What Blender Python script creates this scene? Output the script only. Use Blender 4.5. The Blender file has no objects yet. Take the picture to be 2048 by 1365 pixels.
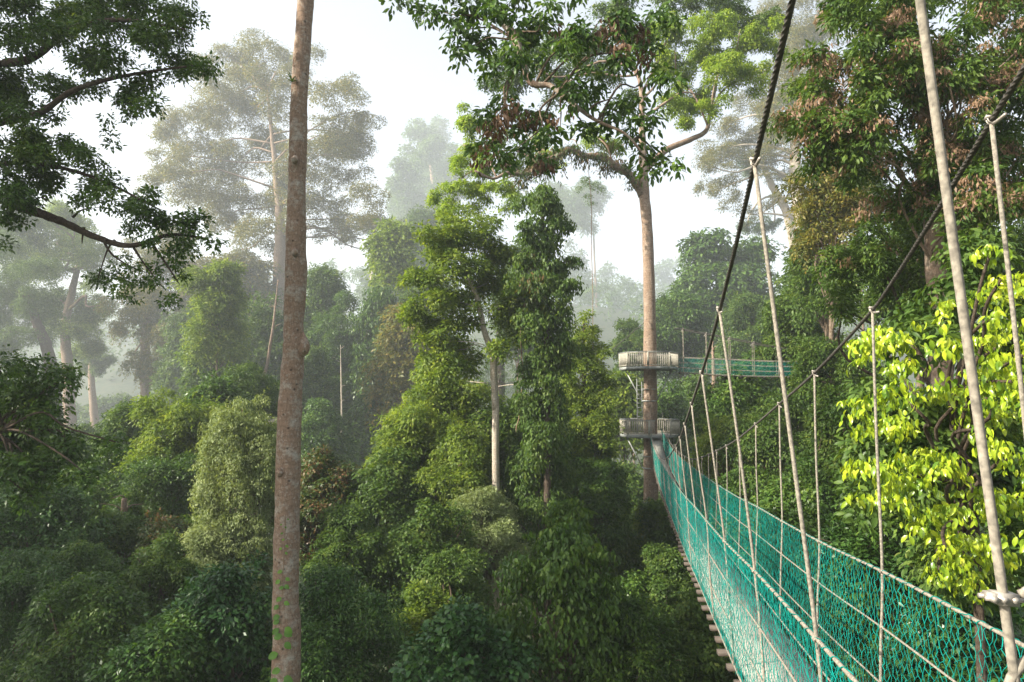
import bpy, math, random
import numpy as np
from mathutils import Vector

# ------------------------------------------------------------------ camera, world, sun, exposure
scene = bpy.context.scene
COL = scene.collection
FPX = 2048 * 24 / 36.0
PITCH = math.atan(107.5 / FPX)
cam_d = bpy.data.cameras.new("camera")
cam_d.lens = 24; cam_d.sensor_width = 36
cam_d.clip_start = 0.05; cam_d.clip_end = 3000
cam = bpy.data.objects.new("camera", cam_d)
COL.objects.link(cam)
cam.location = (0, 0, 0)
cam.rotation_euler = (math.pi / 2 + PITCH, 0, 0)
scene.camera = cam

SUN_EL = math.radians(31)
SUN_AZ = math.radians(-110)            # clockwise from +Y: left of the view and a little behind
sun_to = Vector((math.sin(SUN_AZ) * math.cos(SUN_EL), math.cos(SUN_AZ) * math.cos(SUN_EL), math.sin(SUN_EL)))

world = bpy.data.worlds.new("World")
scene.world = world
world.use_nodes = True
wn = world.node_tree
bg = wn.nodes["Background"]
sky = wn.nodes.new("ShaderNodeTexSky")
sky.sky_type = 'NISHITA'
sky.sun_disc = False
sky.sun_elevation = SUN_EL
sky.sun_rotation = SUN_AZ
sky.air_density = 1.0
sky.dust_density = 3.0
hs = wn.nodes.new("ShaderNodeHueSaturation"); hs.inputs["Saturation"].default_value = .5
wn.links.new(sky.outputs[0], hs.inputs["Color"]); wn.links.new(hs.outputs[0], bg.inputs[0])
bg.inputs[1].default_value = 0.102

sun_d = bpy.data.lights.new("sun", 'SUN')
sun_d.energy = 5.0
sun_d.angle = math.radians(0.6)
sun_d.color = (1.0, 0.93, 0.80)
sun = bpy.data.objects.new("sun", sun_d)
sun.rotation_euler = sun_to.to_track_quat('Z', 'Y').to_euler()
sun.location = (-30, -10, 40)
COL.objects.link(sun)

vs = scene.view_settings
vs.view_transform = 'Standard'
vs.look = 'None'
vs.gamma = 1
vs.exposure = 1.58
c = scene.cycles
c.max_bounces = 5; c.diffuse_bounces = 2; c.glossy_bounces = 1; c.transmission_bounces = 2
c.transparent_max_bounces = 4; c.volume_bounces = 1
c.caustics_reflective = False; c.caustics_refractive = False
c.use_denoising = True
c.sample_clamp_direct = 6; c.sample_clamp_indirect = 3
HAZE = 0.00066

rng = np.random.default_rng(7)
Q = 1.0                                  # foliage amount

# ------------------------------------------------------------------ helpers
def at(px, py, Y):
    """world point seen at photograph pixel (px, py), Y metres ahead"""
    u = (px - 1024) / FPX; v = (682.5 - py) / FPX
    cp, sp = math.cos(PITCH), math.sin(PITCH)
    dy = cp - v * sp; dz = sp + v * cp
    s = Y / dy
    return np.array([u * s, Y, dz * s])

def atn(px, py, Y):
    px = np.asarray(px, float); py = np.asarray(py, float); Y = np.asarray(Y, float)
    u = (px - 1024) / FPX; v = (682.5 - py) / FPX
    cp, sp = math.cos(PITCH), math.sin(PITCH)
    s = Y / (cp - v * sp)
    return np.stack([u * s, Y + 0 * s, (sp + v * cp) * s], -1)

def norm(a):
    return a / (np.linalg.norm(a, axis=-1, keepdims=True) + 1e-9)

def ground_z(x, y):
    x = np.asarray(x, float); y = np.asarray(y, float)
    g = -23 + 1.2 * np.sin(x * .11 + 1.3) * np.cos(y * .09) + .5 * np.sin(x * .31 + y * .27)
    g = g + np.clip((x - 14) * .22, 0, 10) * np.clip((y - 4) / 20, 0, 1)
    far = np.clip((y - 330) / 420, 0, 1)
    far = far * far * (3 - 2 * far)
    hill = 95 + 22 * np.sin(x * .021 + .6) + 6 * np.sin(x * .047 + 2.0) - 10 * np.exp(-((x + 110) / 45.) ** 2)
    return g + far * hill

def mesh_np(name, verts, loops, sizes, mats, parent=None, smooth=False, mat_idx=None):
    me = bpy.data.meshes.new(name)
    verts = np.asarray(verts, np.float32); loops = np.asarray(loops, np.int32); sizes = np.asarray(sizes, np.int32)
    me.vertices.add(len(verts)); me.vertices.foreach_set("co", verts.ravel())
    me.loops.add(len(loops)); me.loops.foreach_set("vertex_index", loops)
    me.polygons.add(len(sizes))
    st = np.concatenate([[0], np.cumsum(sizes)[:-1]]).astype(np.int32)
    me.polygons.foreach_set("loop_start", st)
    me.polygons.foreach_set("loop_total", sizes)
    if smooth:
        me.polygons.foreach_set("use_smooth", np.ones(len(sizes), bool))
    for m in (mats if isinstance(mats, (list, tuple)) else [mats]):
        me.materials.append(m)
    if mat_idx is not None:
        me.polygons.foreach_set("material_index", np.asarray(mat_idx, np.int32))
    me.update(calc_edges=True)
    o = bpy.data.objects.new(name, me)
    COL.objects.link(o)
    if parent is not None:
        o.parent = parent
        o.matrix_parent_inverse = parent.matrix_basis.inverted()
    return o

class MB:
    """collects polygons for ONE mesh"""
    def __init__(self):
        self.v = []; self.l = []; self.s = []; self.n = 0
    def add(self, v, faces):
        v = np.asarray(v, float)
        self.v.append(v)
        for f in faces:
            self.l.append(np.asarray(f) + self.n); self.s.append(len(f))
        self.n += len(v)
    def addq(self, v, q):
        v = np.asarray(v, float); q = np.asarray(q)
        self.v.append(v); self.l.append((q + self.n).ravel()); self.s.extend([q.shape[1]] * len(q)); self.n += len(v)
    def box(self, c, sx, sy, sz, ax=None):
        """box with centre c, full sizes, optional axes rows"""
        ax = np.eye(3) if ax is None else np.asarray(ax)
        k = np.array([[-1,-1,-1],[1,-1,-1],[1,1,-1],[-1,1,-1],[-1,-1,1],[1,-1,1],[1,1,1],[-1,1,1]]) * .5 * np.array([sx, sy, sz])
        self.addq(np.asarray(c) + k @ ax, [[0,3,2,1],[4,5,6,7],[0,1,5,4],[1,2,6,5],[2,3,7,6],[3,0,4,7]])
    def bar(self, a, b, w, h, up=(0, 0, 1)):
        a = np.asarray(a, float); b = np.asarray(b, float); d = b - a; L = np.linalg.norm(d); d = d / L
        s = np.cross(d, up); s = s / (np.linalg.norm(s) + 1e-9); u = np.cross(s, d)
        self.box((a + b) / 2, L, w, h, [d, s, u])
    def tube(self, pts, r, n=8, caps=True, bump=0.0, twist=0.0, lobes=0):
        pts = np.asarray(pts, float); m = len(pts)
        r = np.broadcast_to(np.asarray(r, float), (m,))
        t = np.gradient(pts, axis=0); t = norm(t)
        ref = np.array([1.0, 0, 0]) if abs(t[0][0]) < .8 else np.array([0, 1.0, 0])
        s = norm(np.cross(t, ref)); b = np.cross(t, s)
        a = np.arange(n) * 2 * math.pi / n
        rr = r[:, None] * np.ones(n)[None, :]
        if bump:
            rr = rr * (1 + bump * (rng.random((m, n)) - .5))
        aa = a[None, :] + np.arange(m)[:, None] * twist
        if lobes:
            rr = rr * (1 + .24 * np.cos(lobes * a))[None, :]
        v = pts[:, None, :] + rr[..., None] * (np.cos(aa)[..., None] * s[:, None] + np.sin(aa)[..., None] * b[:, None])
        i = np.arange(m - 1)[:, None]; j = np.arange(n)[None, :]; j2 = (j + 1) % n
        q = np.stack([i * n + j, i * n + j2, (i + 1) * n + j2, (i + 1) * n + j], -1).reshape(-1, 4)
        k = self.n
        self.addq(v.reshape(-1, 3), q)
        if caps:
            self.l.append(np.arange(n)[::-1] + k); self.s.append(n)
            self.l.append(np.arange(n) + k + (m - 1) * n); self.s.append(n)
    def build(self, name, mats, parent=None, smooth=False):
        return mesh_np(name, np.concatenate(self.v), np.concatenate(self.l), self.s, mats, parent, smooth)

def spline(pts, n):
    """Catmull-Rom through the points"""
    pts = np.asarray(pts, float)
    p = np.vstack([2 * pts[0] - pts[1], pts, 2 * pts[-1] - pts[-2]])
    t = np.linspace(0, len(pts) - 1 - 1e-6, n)
    i = t.astype(int); f = (t - i)[:, None]
    a, b, cc, d = p[i], p[i + 1], p[i + 2], p[i + 3]
    return .5 * (2 * b + (cc - a) * f + (2 * a - 5 * b + 4 * cc - d) * f ** 2 + (3 * b - a - 3 * cc + d) * f ** 3)

def tag(o, label=None, cat=None, group=None, kind=None):
    if label: o["label"] = label
    if cat: o["category"] = cat
    if group: o["group"] = group
    if kind: o["kind"] = kind
    return o

def empty(name, loc):
    o = bpy.data.objects.new(name, None)
    o.empty_display_size = .3
    COL.objects.link(o)
    o.location = Vector([float(x) for x in loc])
    return o

# ------------------------------------------------------------------ materials
def new_mat(name):
    m = bpy.data.materials.new(name); m.use_nodes = True
    nt = m.node_tree
    return m, nt, nt.nodes["Principled BSDF"], nt.nodes["Material Output"]

def ramp(nt, stops):
    r = nt.nodes.new("ShaderNodeValToRGB")
    e = r.color_ramp.elements
    e[0].position, e[0].color = stops[0][0], (*stops[0][1], 1)
    e[1].position, e[1].color = stops[-1][0], (*stops[-1][1], 1)
    for p, col in stops[1:-1]:
        x = e.new(p); x.color = (*col, 1)
    return r

def leaf_mat(name, stops, trans=.35, rough=.42, patch=.9, spec=.3):
    """stops: base colours across the leaves of one plant, picked per leaf and per clump"""
    m, nt, p, out = new_mat(name)
    geo = nt.nodes.new("ShaderNodeNewGeometry")
    tc = nt.nodes.new("ShaderNodeTexCoord")
    nz = nt.nodes.new("ShaderNodeTexNoise"); nz.inputs["Scale"].default_value = patch; nz.inputs["Detail"].default_value = 2
    nt.links.new(tc.outputs["Object"], nz.inputs["Vector"])
    a = nt.nodes.new("ShaderNodeMath"); a.operation = 'MULTIPLY_ADD'; a.inputs[1].default_value = .55
    b = nt.nodes.new("ShaderNodeMath"); b.operation = 'MULTIPLY_ADD'; b.inputs[1].default_value = 1.1; b.inputs[2].default_value = -.32
    nt.links.new(nz.outputs[0], b.inputs[0])
    nt.links.new(geo.outputs["Random Per Island"], a.inputs[0]); nt.links.new(b.outputs[0], a.inputs[2])
    r = ramp(nt, stops)
    nt.links.new(a.outputs[0], r.inputs[0])
    nt.links.new(r.outputs[0], p.inputs["Base Color"])
    p.inputs["Roughness"].default_value = rough
    p.inputs["Specular IOR Level"].default_value = spec
    tr = nt.nodes.new("ShaderNodeBsdfTranslucent")
    mul = nt.nodes.new("ShaderNodeMix"); mul.data_type = 'RGBA'; mul.blend_type = 'MULTIPLY'; mul.inputs[0].default_value = 1
    nt.links.new(r.outputs[0], mul.inputs[6]); mul.inputs[7].default_value = (1.5, 1.45, .6, 1)
    nt.links.new(mul.outputs[2], tr.inputs[0])
    mx = nt.nodes.new("ShaderNodeMixShader"); mx.inputs[0].default_value = trans
    nt.links.new(p.outputs[0], mx.inputs[1]); nt.links.new(tr.outputs[0], mx.inputs[2])
    nt.links.new(mx.outputs[0], out.inputs[0])
    return m

G = lambda r, g, b: (r, g, b)
LM = {
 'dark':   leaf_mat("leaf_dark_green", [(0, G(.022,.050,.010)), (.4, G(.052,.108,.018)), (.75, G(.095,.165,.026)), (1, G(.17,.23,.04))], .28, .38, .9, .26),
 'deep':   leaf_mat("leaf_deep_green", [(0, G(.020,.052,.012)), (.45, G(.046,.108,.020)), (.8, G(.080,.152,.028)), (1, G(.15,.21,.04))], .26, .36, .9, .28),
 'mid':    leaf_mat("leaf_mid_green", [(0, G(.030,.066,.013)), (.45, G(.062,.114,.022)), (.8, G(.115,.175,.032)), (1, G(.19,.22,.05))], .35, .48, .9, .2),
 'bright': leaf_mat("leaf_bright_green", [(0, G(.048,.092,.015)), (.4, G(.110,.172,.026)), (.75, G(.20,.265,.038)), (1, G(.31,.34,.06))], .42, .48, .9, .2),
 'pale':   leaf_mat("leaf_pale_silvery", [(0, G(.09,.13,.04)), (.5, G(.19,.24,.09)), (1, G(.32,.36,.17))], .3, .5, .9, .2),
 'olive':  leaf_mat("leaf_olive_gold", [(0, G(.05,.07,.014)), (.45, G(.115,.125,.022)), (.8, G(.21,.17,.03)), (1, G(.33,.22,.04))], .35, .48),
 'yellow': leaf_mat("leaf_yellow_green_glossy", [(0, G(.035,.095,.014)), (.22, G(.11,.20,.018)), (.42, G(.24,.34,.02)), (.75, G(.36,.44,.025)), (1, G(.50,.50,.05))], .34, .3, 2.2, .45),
 'sunny':  leaf_mat("leaf_painted_sun_crown", [(0, G(.07,.13,.015)), (.4, G(.16,.25,.022)), (.75, G(.27,.36,.035)), (1, G(.38,.42,.06))], .42, .42),  # sunlight put into the leaf colour: lighter than the bright green, for the platform crown
 'rusty':  leaf_mat("leaf_rusty_green", [(0, G(.030,.060,.014)), (.5, G(.06,.095,.02)), (.72, G(.13,.085,.03)), (1, G(.24,.12,.06))], .3, .45),
 'young':  leaf_mat("leaf_young_pink_brown", [(0, G(.13,.075,.04)), (.5, G(.22,.135,.08)), (1, G(.32,.21,.13))], .3, .5),
 'dead':   leaf_mat("leaf_dead_brown", [(0, G(.05,.028,.016)), (.6, G(.11,.06,.03)), (1, G(.18,.10,.05))], .2, .6),
 'mixed':  leaf_mat("leaf_green_with_yellow", [(0, G(.018,.050,.016)), (.6, G(.040,.105,.026)), (.9, G(.08,.16,.03)), (.97, G(.22,.24,.03)), (1, G(.32,.24,.03))], .25, .34, .5, .3),
}

def bark_mat(name, base, dark, patch, patch_amt=.5, scale=1.0, streak=5.0):
    m, nt, p, out = new_mat(name)
    tc = nt.nodes.new("ShaderNodeTexCoord")
    mp = nt.nodes.new("ShaderNodeMapping"); mp.inputs["Scale"].default_value = (6 * scale, 6 * scale, 1.4 * scale)
    nt.links.new(tc.outputs["Object"], mp.inputs[0])
    n1 = nt.nodes.new("ShaderNodeTexNoise"); n1.inputs["Scale"].default_value = streak; n1.inputs["Detail"].default_value = 8; n1.inputs["Roughness"].default_value = .7
    nt.links.new(mp.outputs[0], n1.inputs["Vector"])
    r1 = ramp(nt, [(.3, dark), (.52, base), (.75, tuple(min(1, x * 1.35) for x in base))])
    nt.links.new(n1.outputs[0], r1.inputs[0])
    n2 = nt.nodes.new("ShaderNodeTexNoise"); n2.inputs["Scale"].default_value = 2.6 * scale; n2.inputs["Detail"].default_value = 6; n2.inputs["Roughness"].default_value = .75
    nt.links.new(tc.outputs["Object"], n2.inputs["Vector"])
    r2 = ramp(nt, [(.5, (0, 0, 0)), (.66, (patch_amt,) * 3)])
    nt.links.new(n2.outputs[0], r2.inputs[0])
    mx = nt.nodes.new("ShaderNodeMix"); mx.data_type = 'RGBA'
    nt.links.new(r2.outputs[0], mx.inputs[0]); nt.links.new(r1.outputs[0], mx.inputs[6]); mx.inputs[7].default_value = (*patch, 1)
    n3 = nt.nodes.new("ShaderNodeTexNoise"); n3.inputs["Scale"].default_value = 11 * scale; n3.inputs["Detail"].default_value = 5; n3.inputs["Roughness"].default_value = .6
    nt.links.new(tc.outputs["Object"], n3.inputs["Vector"])
    r4 = ramp(nt, [(.57, (0, 0, 0)), (.64, (min(1, patch_amt * .5),) * 3)])
    nt.links.new(n3.outputs[0], r4.inputs[0])
    mx2 = nt.nodes.new("ShaderNodeMix"); mx2.data_type = 'RGBA'
    nt.links.new(r4.outputs[0], mx2.inputs[0]); nt.links.new(mx.outputs[2], mx2.inputs[6]); mx2.inputs[7].default_value = (*[min(1, x * 1.15) for x in patch], 1)
    v = nt.nodes.new("ShaderNodeTexVoronoi"); v.inputs["Scale"].default_value = 3.6 * scale; v.inputs["Randomness"].default_value = 1
    nt.links.new(tc.outputs["Object"], v.inputs["Vector"])
    r3 = ramp(nt, [(.07, (.22,) * 3), (.17, (1,) * 3)])
    nt.links.new(v.outputs["Distance"], r3.inputs[0])
    mu0 = nt.nodes.new("ShaderNodeMix"); mu0.data_type = 'RGBA'; mu0.blend_type = 'MULTIPLY'; mu0.inputs[0].default_value = .85
    nt.links.new(mx2.outputs[2], mu0.inputs[6]); nt.links.new(r3.outputs[0], mu0.inputs[7])
    wv = nt.nodes.new("ShaderNodeTexWave"); wv.bands_direction = 'Z'; wv.inputs["Scale"].default_value = 2.2 * scale; wv.inputs["Distortion"].default_value = 7; wv.inputs["Detail"].default_value = 4; wv.inputs["Detail Scale"].default_value = 2.5
    nt.links.new(tc.outputs["Object"], wv.inputs["Vector"])
    r5 = ramp(nt, [(.0, (.5,) * 3), (.22, (1,) * 3)])
    nt.links.new(wv.outputs[0], r5.inputs[0])
    mu = nt.nodes.new("ShaderNodeMix"); mu.data_type = 'RGBA'; mu.blend_type = 'MULTIPLY'; mu.inputs[0].default_value = .4
    nt.links.new(mu0.outputs[2], mu.inputs[6]); nt.links.new(r5.outputs[0], mu.inputs[7])
    nt.links.new(mu.outputs[2], p.inputs["Base Color"])
    p.inputs["Roughness"].default_value = .95; p.inputs["Specular IOR Level"].default_value = .15
    bp = nt.nodes.new("ShaderNodeBump"); bp.inputs["Strength"].default_value = .9; bp.inputs["Distance"].default_value = .04
    nt.links.new(n1.outputs[0], bp.inputs["Height"]); nt.links.new(bp.outputs[0], p.inputs["Normal"])
    return m

BM = {
 'brown': bark_mat("bark_red_brown", (.27,.185,.13), (.15,.10,.072), (.42,.39,.33), .8),
 'grey':  bark_mat("bark_grey_brown", (.24,.17,.12), (.11,.075,.055), (.42,.36,.29), .5, .8),
 'pale':  bark_mat("bark_pale", (.40,.34,.26), (.20,.16,.12), (.52,.48,.42), .5),
 'dark':  bark_mat("bark_dark", (.075,.055,.04), (.035,.026,.02), (.16,.14,.11), .4),
 'limb':  bark_mat("bark_limb", (.15,.11,.075), (.07,.05,.035), (.26,.22,.17), .5),
}

def plain(name, col, rough=.7, noise=.25, scale=20, metallic=0):
    m, nt, p, out = new_mat(name)
    tc = nt.nodes.new("ShaderNodeTexCoord")
    n = nt.nodes.new("ShaderNodeTexNoise"); n.inputs["Scale"].default_value = scale; n.inputs["Detail"].default_value = 5
    nt.links.new(tc.outputs["Object"], n.inputs["Vector"])
    r = ramp(nt, [(.3, tuple(x * (1 - noise) for x in col)), (.7, tuple(min(1, x * (1 + noise)) for x in col))])
    nt.links.new(n.outputs[0], r.inputs[0]); nt.links.new(r.outputs[0], p.inputs["Base Color"])
    p.inputs["Roughness"].default_value = rough; p.inputs["Metallic"].default_value = metallic
    return m

M_ROPE = plain("weathered_rope", (.195, .172, .135), .9, .45, 60)
M_CABLE = plain("tarred_steel_cable", (.075, .068, .058), .5, .4, 25, .3)
M_NET = plain("teal_net_twine", (.002, .165, .135), .8, .45, 6)
M_NET.node_tree.nodes['Principled BSDF'].inputs['Specular IOR Level'].default_value = .1
M_CLAMP = plain("galvanised_clamp", (.30, .27, .23), .5, .35, 40, .4)
M_CLEAT = plain("brown_timber", (.065, .05, .038), .8, .35, 8)
M_RAIL = plain("grey_beige_timber", (.36, .335, .27), .75, .22, 9)
M_RAILTOP = plain("grey_timber_rail", (.22, .23, .21), .6, .25, 6)
M_STEEL = plain("grey_steel", (.30, .31, .29), .55, .2, 10, .2)
M_ROOT = plain("liana_stem", (.22, .15, .09), .85, .3, 20)
M_TWIG = plain("twig_bark", (.07, .05, .035), .85, .4, 10)

def deck_material():
    m, nt, p, out = new_mat("weathered_walkway_boards")
    tc = nt.nodes.new("ShaderNodeTexCoord")
    n = nt.nodes.new("ShaderNodeTexNoise"); n.inputs["Scale"].default_value = 3.5; n.inputs["Detail"].default_value = 9; n.inputs["Roughness"].default_value = .75
    nt.links.new(tc.outputs["Object"], n.inputs["Vector"])
    r = ramp(nt, [(.3, (.22,.21,.18)), (.5, (.34,.325,.285)), (.72, (.44,.42,.37))])
    nt.links.new(n.outputs[0], r.inputs[0])
    w = nt.nodes.new("ShaderNodeTexWave"); w.bands_direction = 'Y'; w.inputs["Scale"].default_value = 16; w.inputs["Distortion"].default_value = 1.5; w.inputs["Detail"].default_value = 2
    nt.links.new(tc.outputs["Object"], w.inputs["Vector"])
    mu = nt.nodes.new("ShaderNodeMix"); mu.data_type = 'RGBA'; mu.blend_type = 'MULTIPLY'; mu.inputs[0].default_value = .3
    nt.links.new(r.outputs[0], mu.inputs[6]); nt.links.new(w.outputs[0], mu.inputs[7])
    nt.links.new(mu.outputs[2], p.inputs["Base Color"])
    p.inputs["Roughness"].default_value = .95; p.inputs["Specular IOR Level"].default_value = .1
    return m
M_DECK = deck_material()

def ground_material():
    m, nt, p, out = new_mat("forest_floor")
    tc = nt.nodes.new("ShaderNodeTexCoord")
    n = nt.nodes.new("ShaderNodeTexNoise"); n.inputs["Scale"].default_value = .35; n.inputs["Detail"].default_value = 9
    nt.links.new(tc.outputs["Object"], n.inputs["Vector"])
    r = ramp(nt, [(.35, (.018,.030,.010)), (.55, (.035,.05,.016)), (.7, (.06,.045,.025))])
    nt.links.new(n.outputs[0], r.inputs[0]); nt.links.new(r.outputs[0], p.inputs["Base Color"])
    p.inputs["Roughness"].default_value = .95
    return m

# ------------------------------------------------------------------ ground
def build_ground():
    xs = np.concatenate([np.linspace(-1150, -120, 40), np.linspace(-110, 110, 89), np.linspace(120, 1150, 40)])
    ys = np.concatenate([np.linspace(-120, -20, 12), np.linspace(-15, 120, 60), np.linspace(126, 1650, 130)])
    X, Yg = np.meshgrid(xs, ys)
    V = np.stack([X, Yg, ground_z(X, Yg)], -1).reshape(-1, 3)
    nx = len(xs); i = np.arange(len(ys) - 1)[:, None]; j = np.arange(nx - 1)[None, :]
    q = np.stack([i * nx + j, i * nx + j + 1, (i + 1) * nx + j + 1, (i + 1) * nx + j], -1).reshape(-1, 4)
    o = mesh_np("ground", V, q.ravel(), np.full(len(q), 4), ground_material(), smooth=True)
    tag(o, "dark forest floor sloping up to misty hills", kind="structure")
build_ground()

# ------------------------------------------------------------------ foliage
def leaf_verts(pos, axis, nrm, L, W, shape=0):
    """pos (n,3) leaf bases -> one folded leaf each"""
    n = len(pos)
    axis = norm(axis)
    side = norm(np.cross(axis, nrm)); nn = np.cross(side, axis)
    L = np.broadcast_to(L, (n,))[:, None]; W = np.broadcast_to(W, (n,))[:, None]
    if shape == 0:
        a = pos
        l = pos + axis * L * .45 + side * W * .5 + nn * W * .14
        t = pos + axis * L - nn * L * .06
        r = pos + axis * L * .45 - side * W * .5 + nn * W * .14
        v = np.stack([a, l, t, r], 1).reshape(-1, 3)
        q = np.arange(n * 4).reshape(-1, 4)
        return v, q.ravel(), np.full(n, 4)
    # curved ten-point leaf
    pts = []
    for f, w, dz in ((0, 0, 0), (.22, .42, .03), (.5, .5, .03), (.8, .3, -.03), (1, 0, -.14)):
        mid = pos + axis * L * f + nn * L * dz
        pts.append((mid, w))
    v = [pts[0][0]]
    for mid, w in pts[1:4]:
        v += [mid + side * W * w + nn * W * .12, mid, mid - side * W * w + nn * W * .12]
    v.append(pts[4][0])
    v = np.stack(v, 1)                    # n, 11
    f3 = np.array([[0, 2, 1], [0, 3, 2], [7, 8, 10], [8, 9, 10]])
    f4 = np.array([[1, 2, 5, 4], [2, 3, 6, 5], [4, 5, 8, 7], [5, 6, 9, 8]])
    base = (np.arange(n) * 11)[:, None, None]
    l3 = (f3[None] + base).reshape(n, -1); l4 = (f4[None] + base).reshape(n, -1)
    loops = np.concatenate([l3, l4], 1).ravel()
    sizes = np.tile([3, 3, 3, 3, 4, 4, 4, 4], n)
    return v.reshape(-1, 3), loops, sizes

def foliage(cl, L, cov=1.2, style='tuft', W=.45, up=.35, shape=0, per=7, droop=.5, cap=120000, spread=None):
    """cl: (k,6) clump centres and radii -> leaf vertices"""
    cl = np.asarray(cl, float)
    ctr = cl[:, :3]; rad = cl[:, 3:6]
    area = 4 * math.pi * (rad.prod(1)) ** (2 / 3.)
    nl = cov * Q * area / (L * L * W * .55)
    if nl.sum() > cap: nl = nl * cap / nl.sum()
    nt = np.maximum(3, (nl / per)).astype(int)
    idx = np.repeat(np.arange(len(cl)), nt)
    n = len(idx)
    u = rng.normal(size=(n, 3)); u = norm(u); u[:, 2] += up; u = norm(u)
    ph = rng.random((len(cl), 3)) * 6.3
    k = 2.6
    lump = (np.sin(u[:, 0] * k * 1.7 + ph[idx, 0]) + np.sin(u[:, 1] * k * 1.7 + ph[idx, 1]) + np.sin(u[:, 2] * k * 1.9 + ph[idx, 2])) / 3
    rr = (1 - .5 * rng.random(n) ** 1.6) * (1 + .26 * lump)
    rr = np.where(rng.random(n) < .09, rr * (1.12 + .35 * rng.random(n)), rr)
    tw = ctr[idx] + u * rad[idx] * rr[:, None]
    if style == 'drape':
        drop = rng.exponential(.45, n) * rad[idx].mean(1)
        tw[:, 2] -= drop * (1 - np.clip(u[:, 2], 0, 1) * .7)
    ti = np.repeat(np.arange(n), per)
    m = len(ti)
    # a spray: leaves fanned out over a small drooping disc, catching the light above and dark below
    nd = norm(u * .6 + np.array([0, 0, .75]) + rng.normal(size=(n, 3)) * .28)
    e1 = norm(np.cross(nd, rng.normal(size=(n, 3)))); e2 = np.cross(nd, e1)
    R = L * (spread or math.sqrt(per) * .52) * (.7 + .6 * rng.random(n))
    a = rng.random(m) * 2 * math.pi; q = np.sqrt(rng.random(m))
    rad_dir = e1[ti] * np.cos(a)[:, None] + e2[ti] * np.sin(a)[:, None]
    off = rad_dir * (q * R[ti])[:, None] - nd[ti] * (q ** 2 * R[ti] * .35)[:, None] + rng.normal(size=(m, 3)) * L * .16
    pos = tw[ti] + off
    ax = rad_dir * .8 + rng.normal(size=(m, 3)) * .35 + u[ti] * .25
    ax[:, 2] -= droop * .8
    nr = nd[ti] + rng.normal(size=(m, 3)) * .33
    if style in ('drape', 'hang'):
        ax = rng.normal(size=(m, 3)) * .38 + u[ti] * .25; ax[:, 2] -= 1.0
        nr = u[ti] * 1.0 + rng.normal(size=(m, 3)) * .4
        nr[:, 2] += .2
    Ls = L * (.65 + .6 * rng.random(m))
    return leaf_verts(pos, ax, nr, Ls, Ls * W * (.85 + .3 * rng.random(m)), shape)

def join(parts):
    V, Lp, S, k = [], [], [], 0
    for v, l, s in parts:
        V.append(v); Lp.append(l + k); S.append(s); k += len(v)
    return np.concatenate(V), np.concatenate(Lp), np.concatenate(S)

def clumps_px(lst, Y, dY=1.5, squash=.8, rs=1.0):
    out = []
    for it in lst:
        px, py, r = it[:3]
        y = Y + (it[3] if len(it) > 3 else (rng.random() - .5) * 2 * dY)
        p = at(px, py, y); R = r * y / FPX * rs
        out.append([*p, R * (1 + .2 * (rng.random() - .5)), R, R * squash])
    return np.array(out)

def in_poly(poly, x, y):
    ins = False; n = len(poly)
    for i in range(n):
        x1, y1 = poly[i]; x2, y2 = poly[(i + 1) % n]
        if (y1 > y) != (y2 > y) and x < (x2 - x1) * (y - y1) / (y2 - y1) + x1: ins = not ins
    return ins

def poly_clumps(poly, n, r0, r1, Y, dY, squash=.8):
    xs = [p[0] for p in poly]; ys = [p[1] for p in poly]; out = []; tries = 0
    while len(out) < n and tries < n * 60:
        tries += 1
        x = random.uniform(min(xs), max(xs)); y = random.uniform(min(ys), max(ys))
        if in_poly(poly, x, y): out.append((x, y, random.uniform(r0, r1)))
    return clumps_px(out, Y, dY, squash)
random.seed(5)

def far(Y):
    return Y if Y < 50 else 50 + (Y - 50) * 5.4

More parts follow.
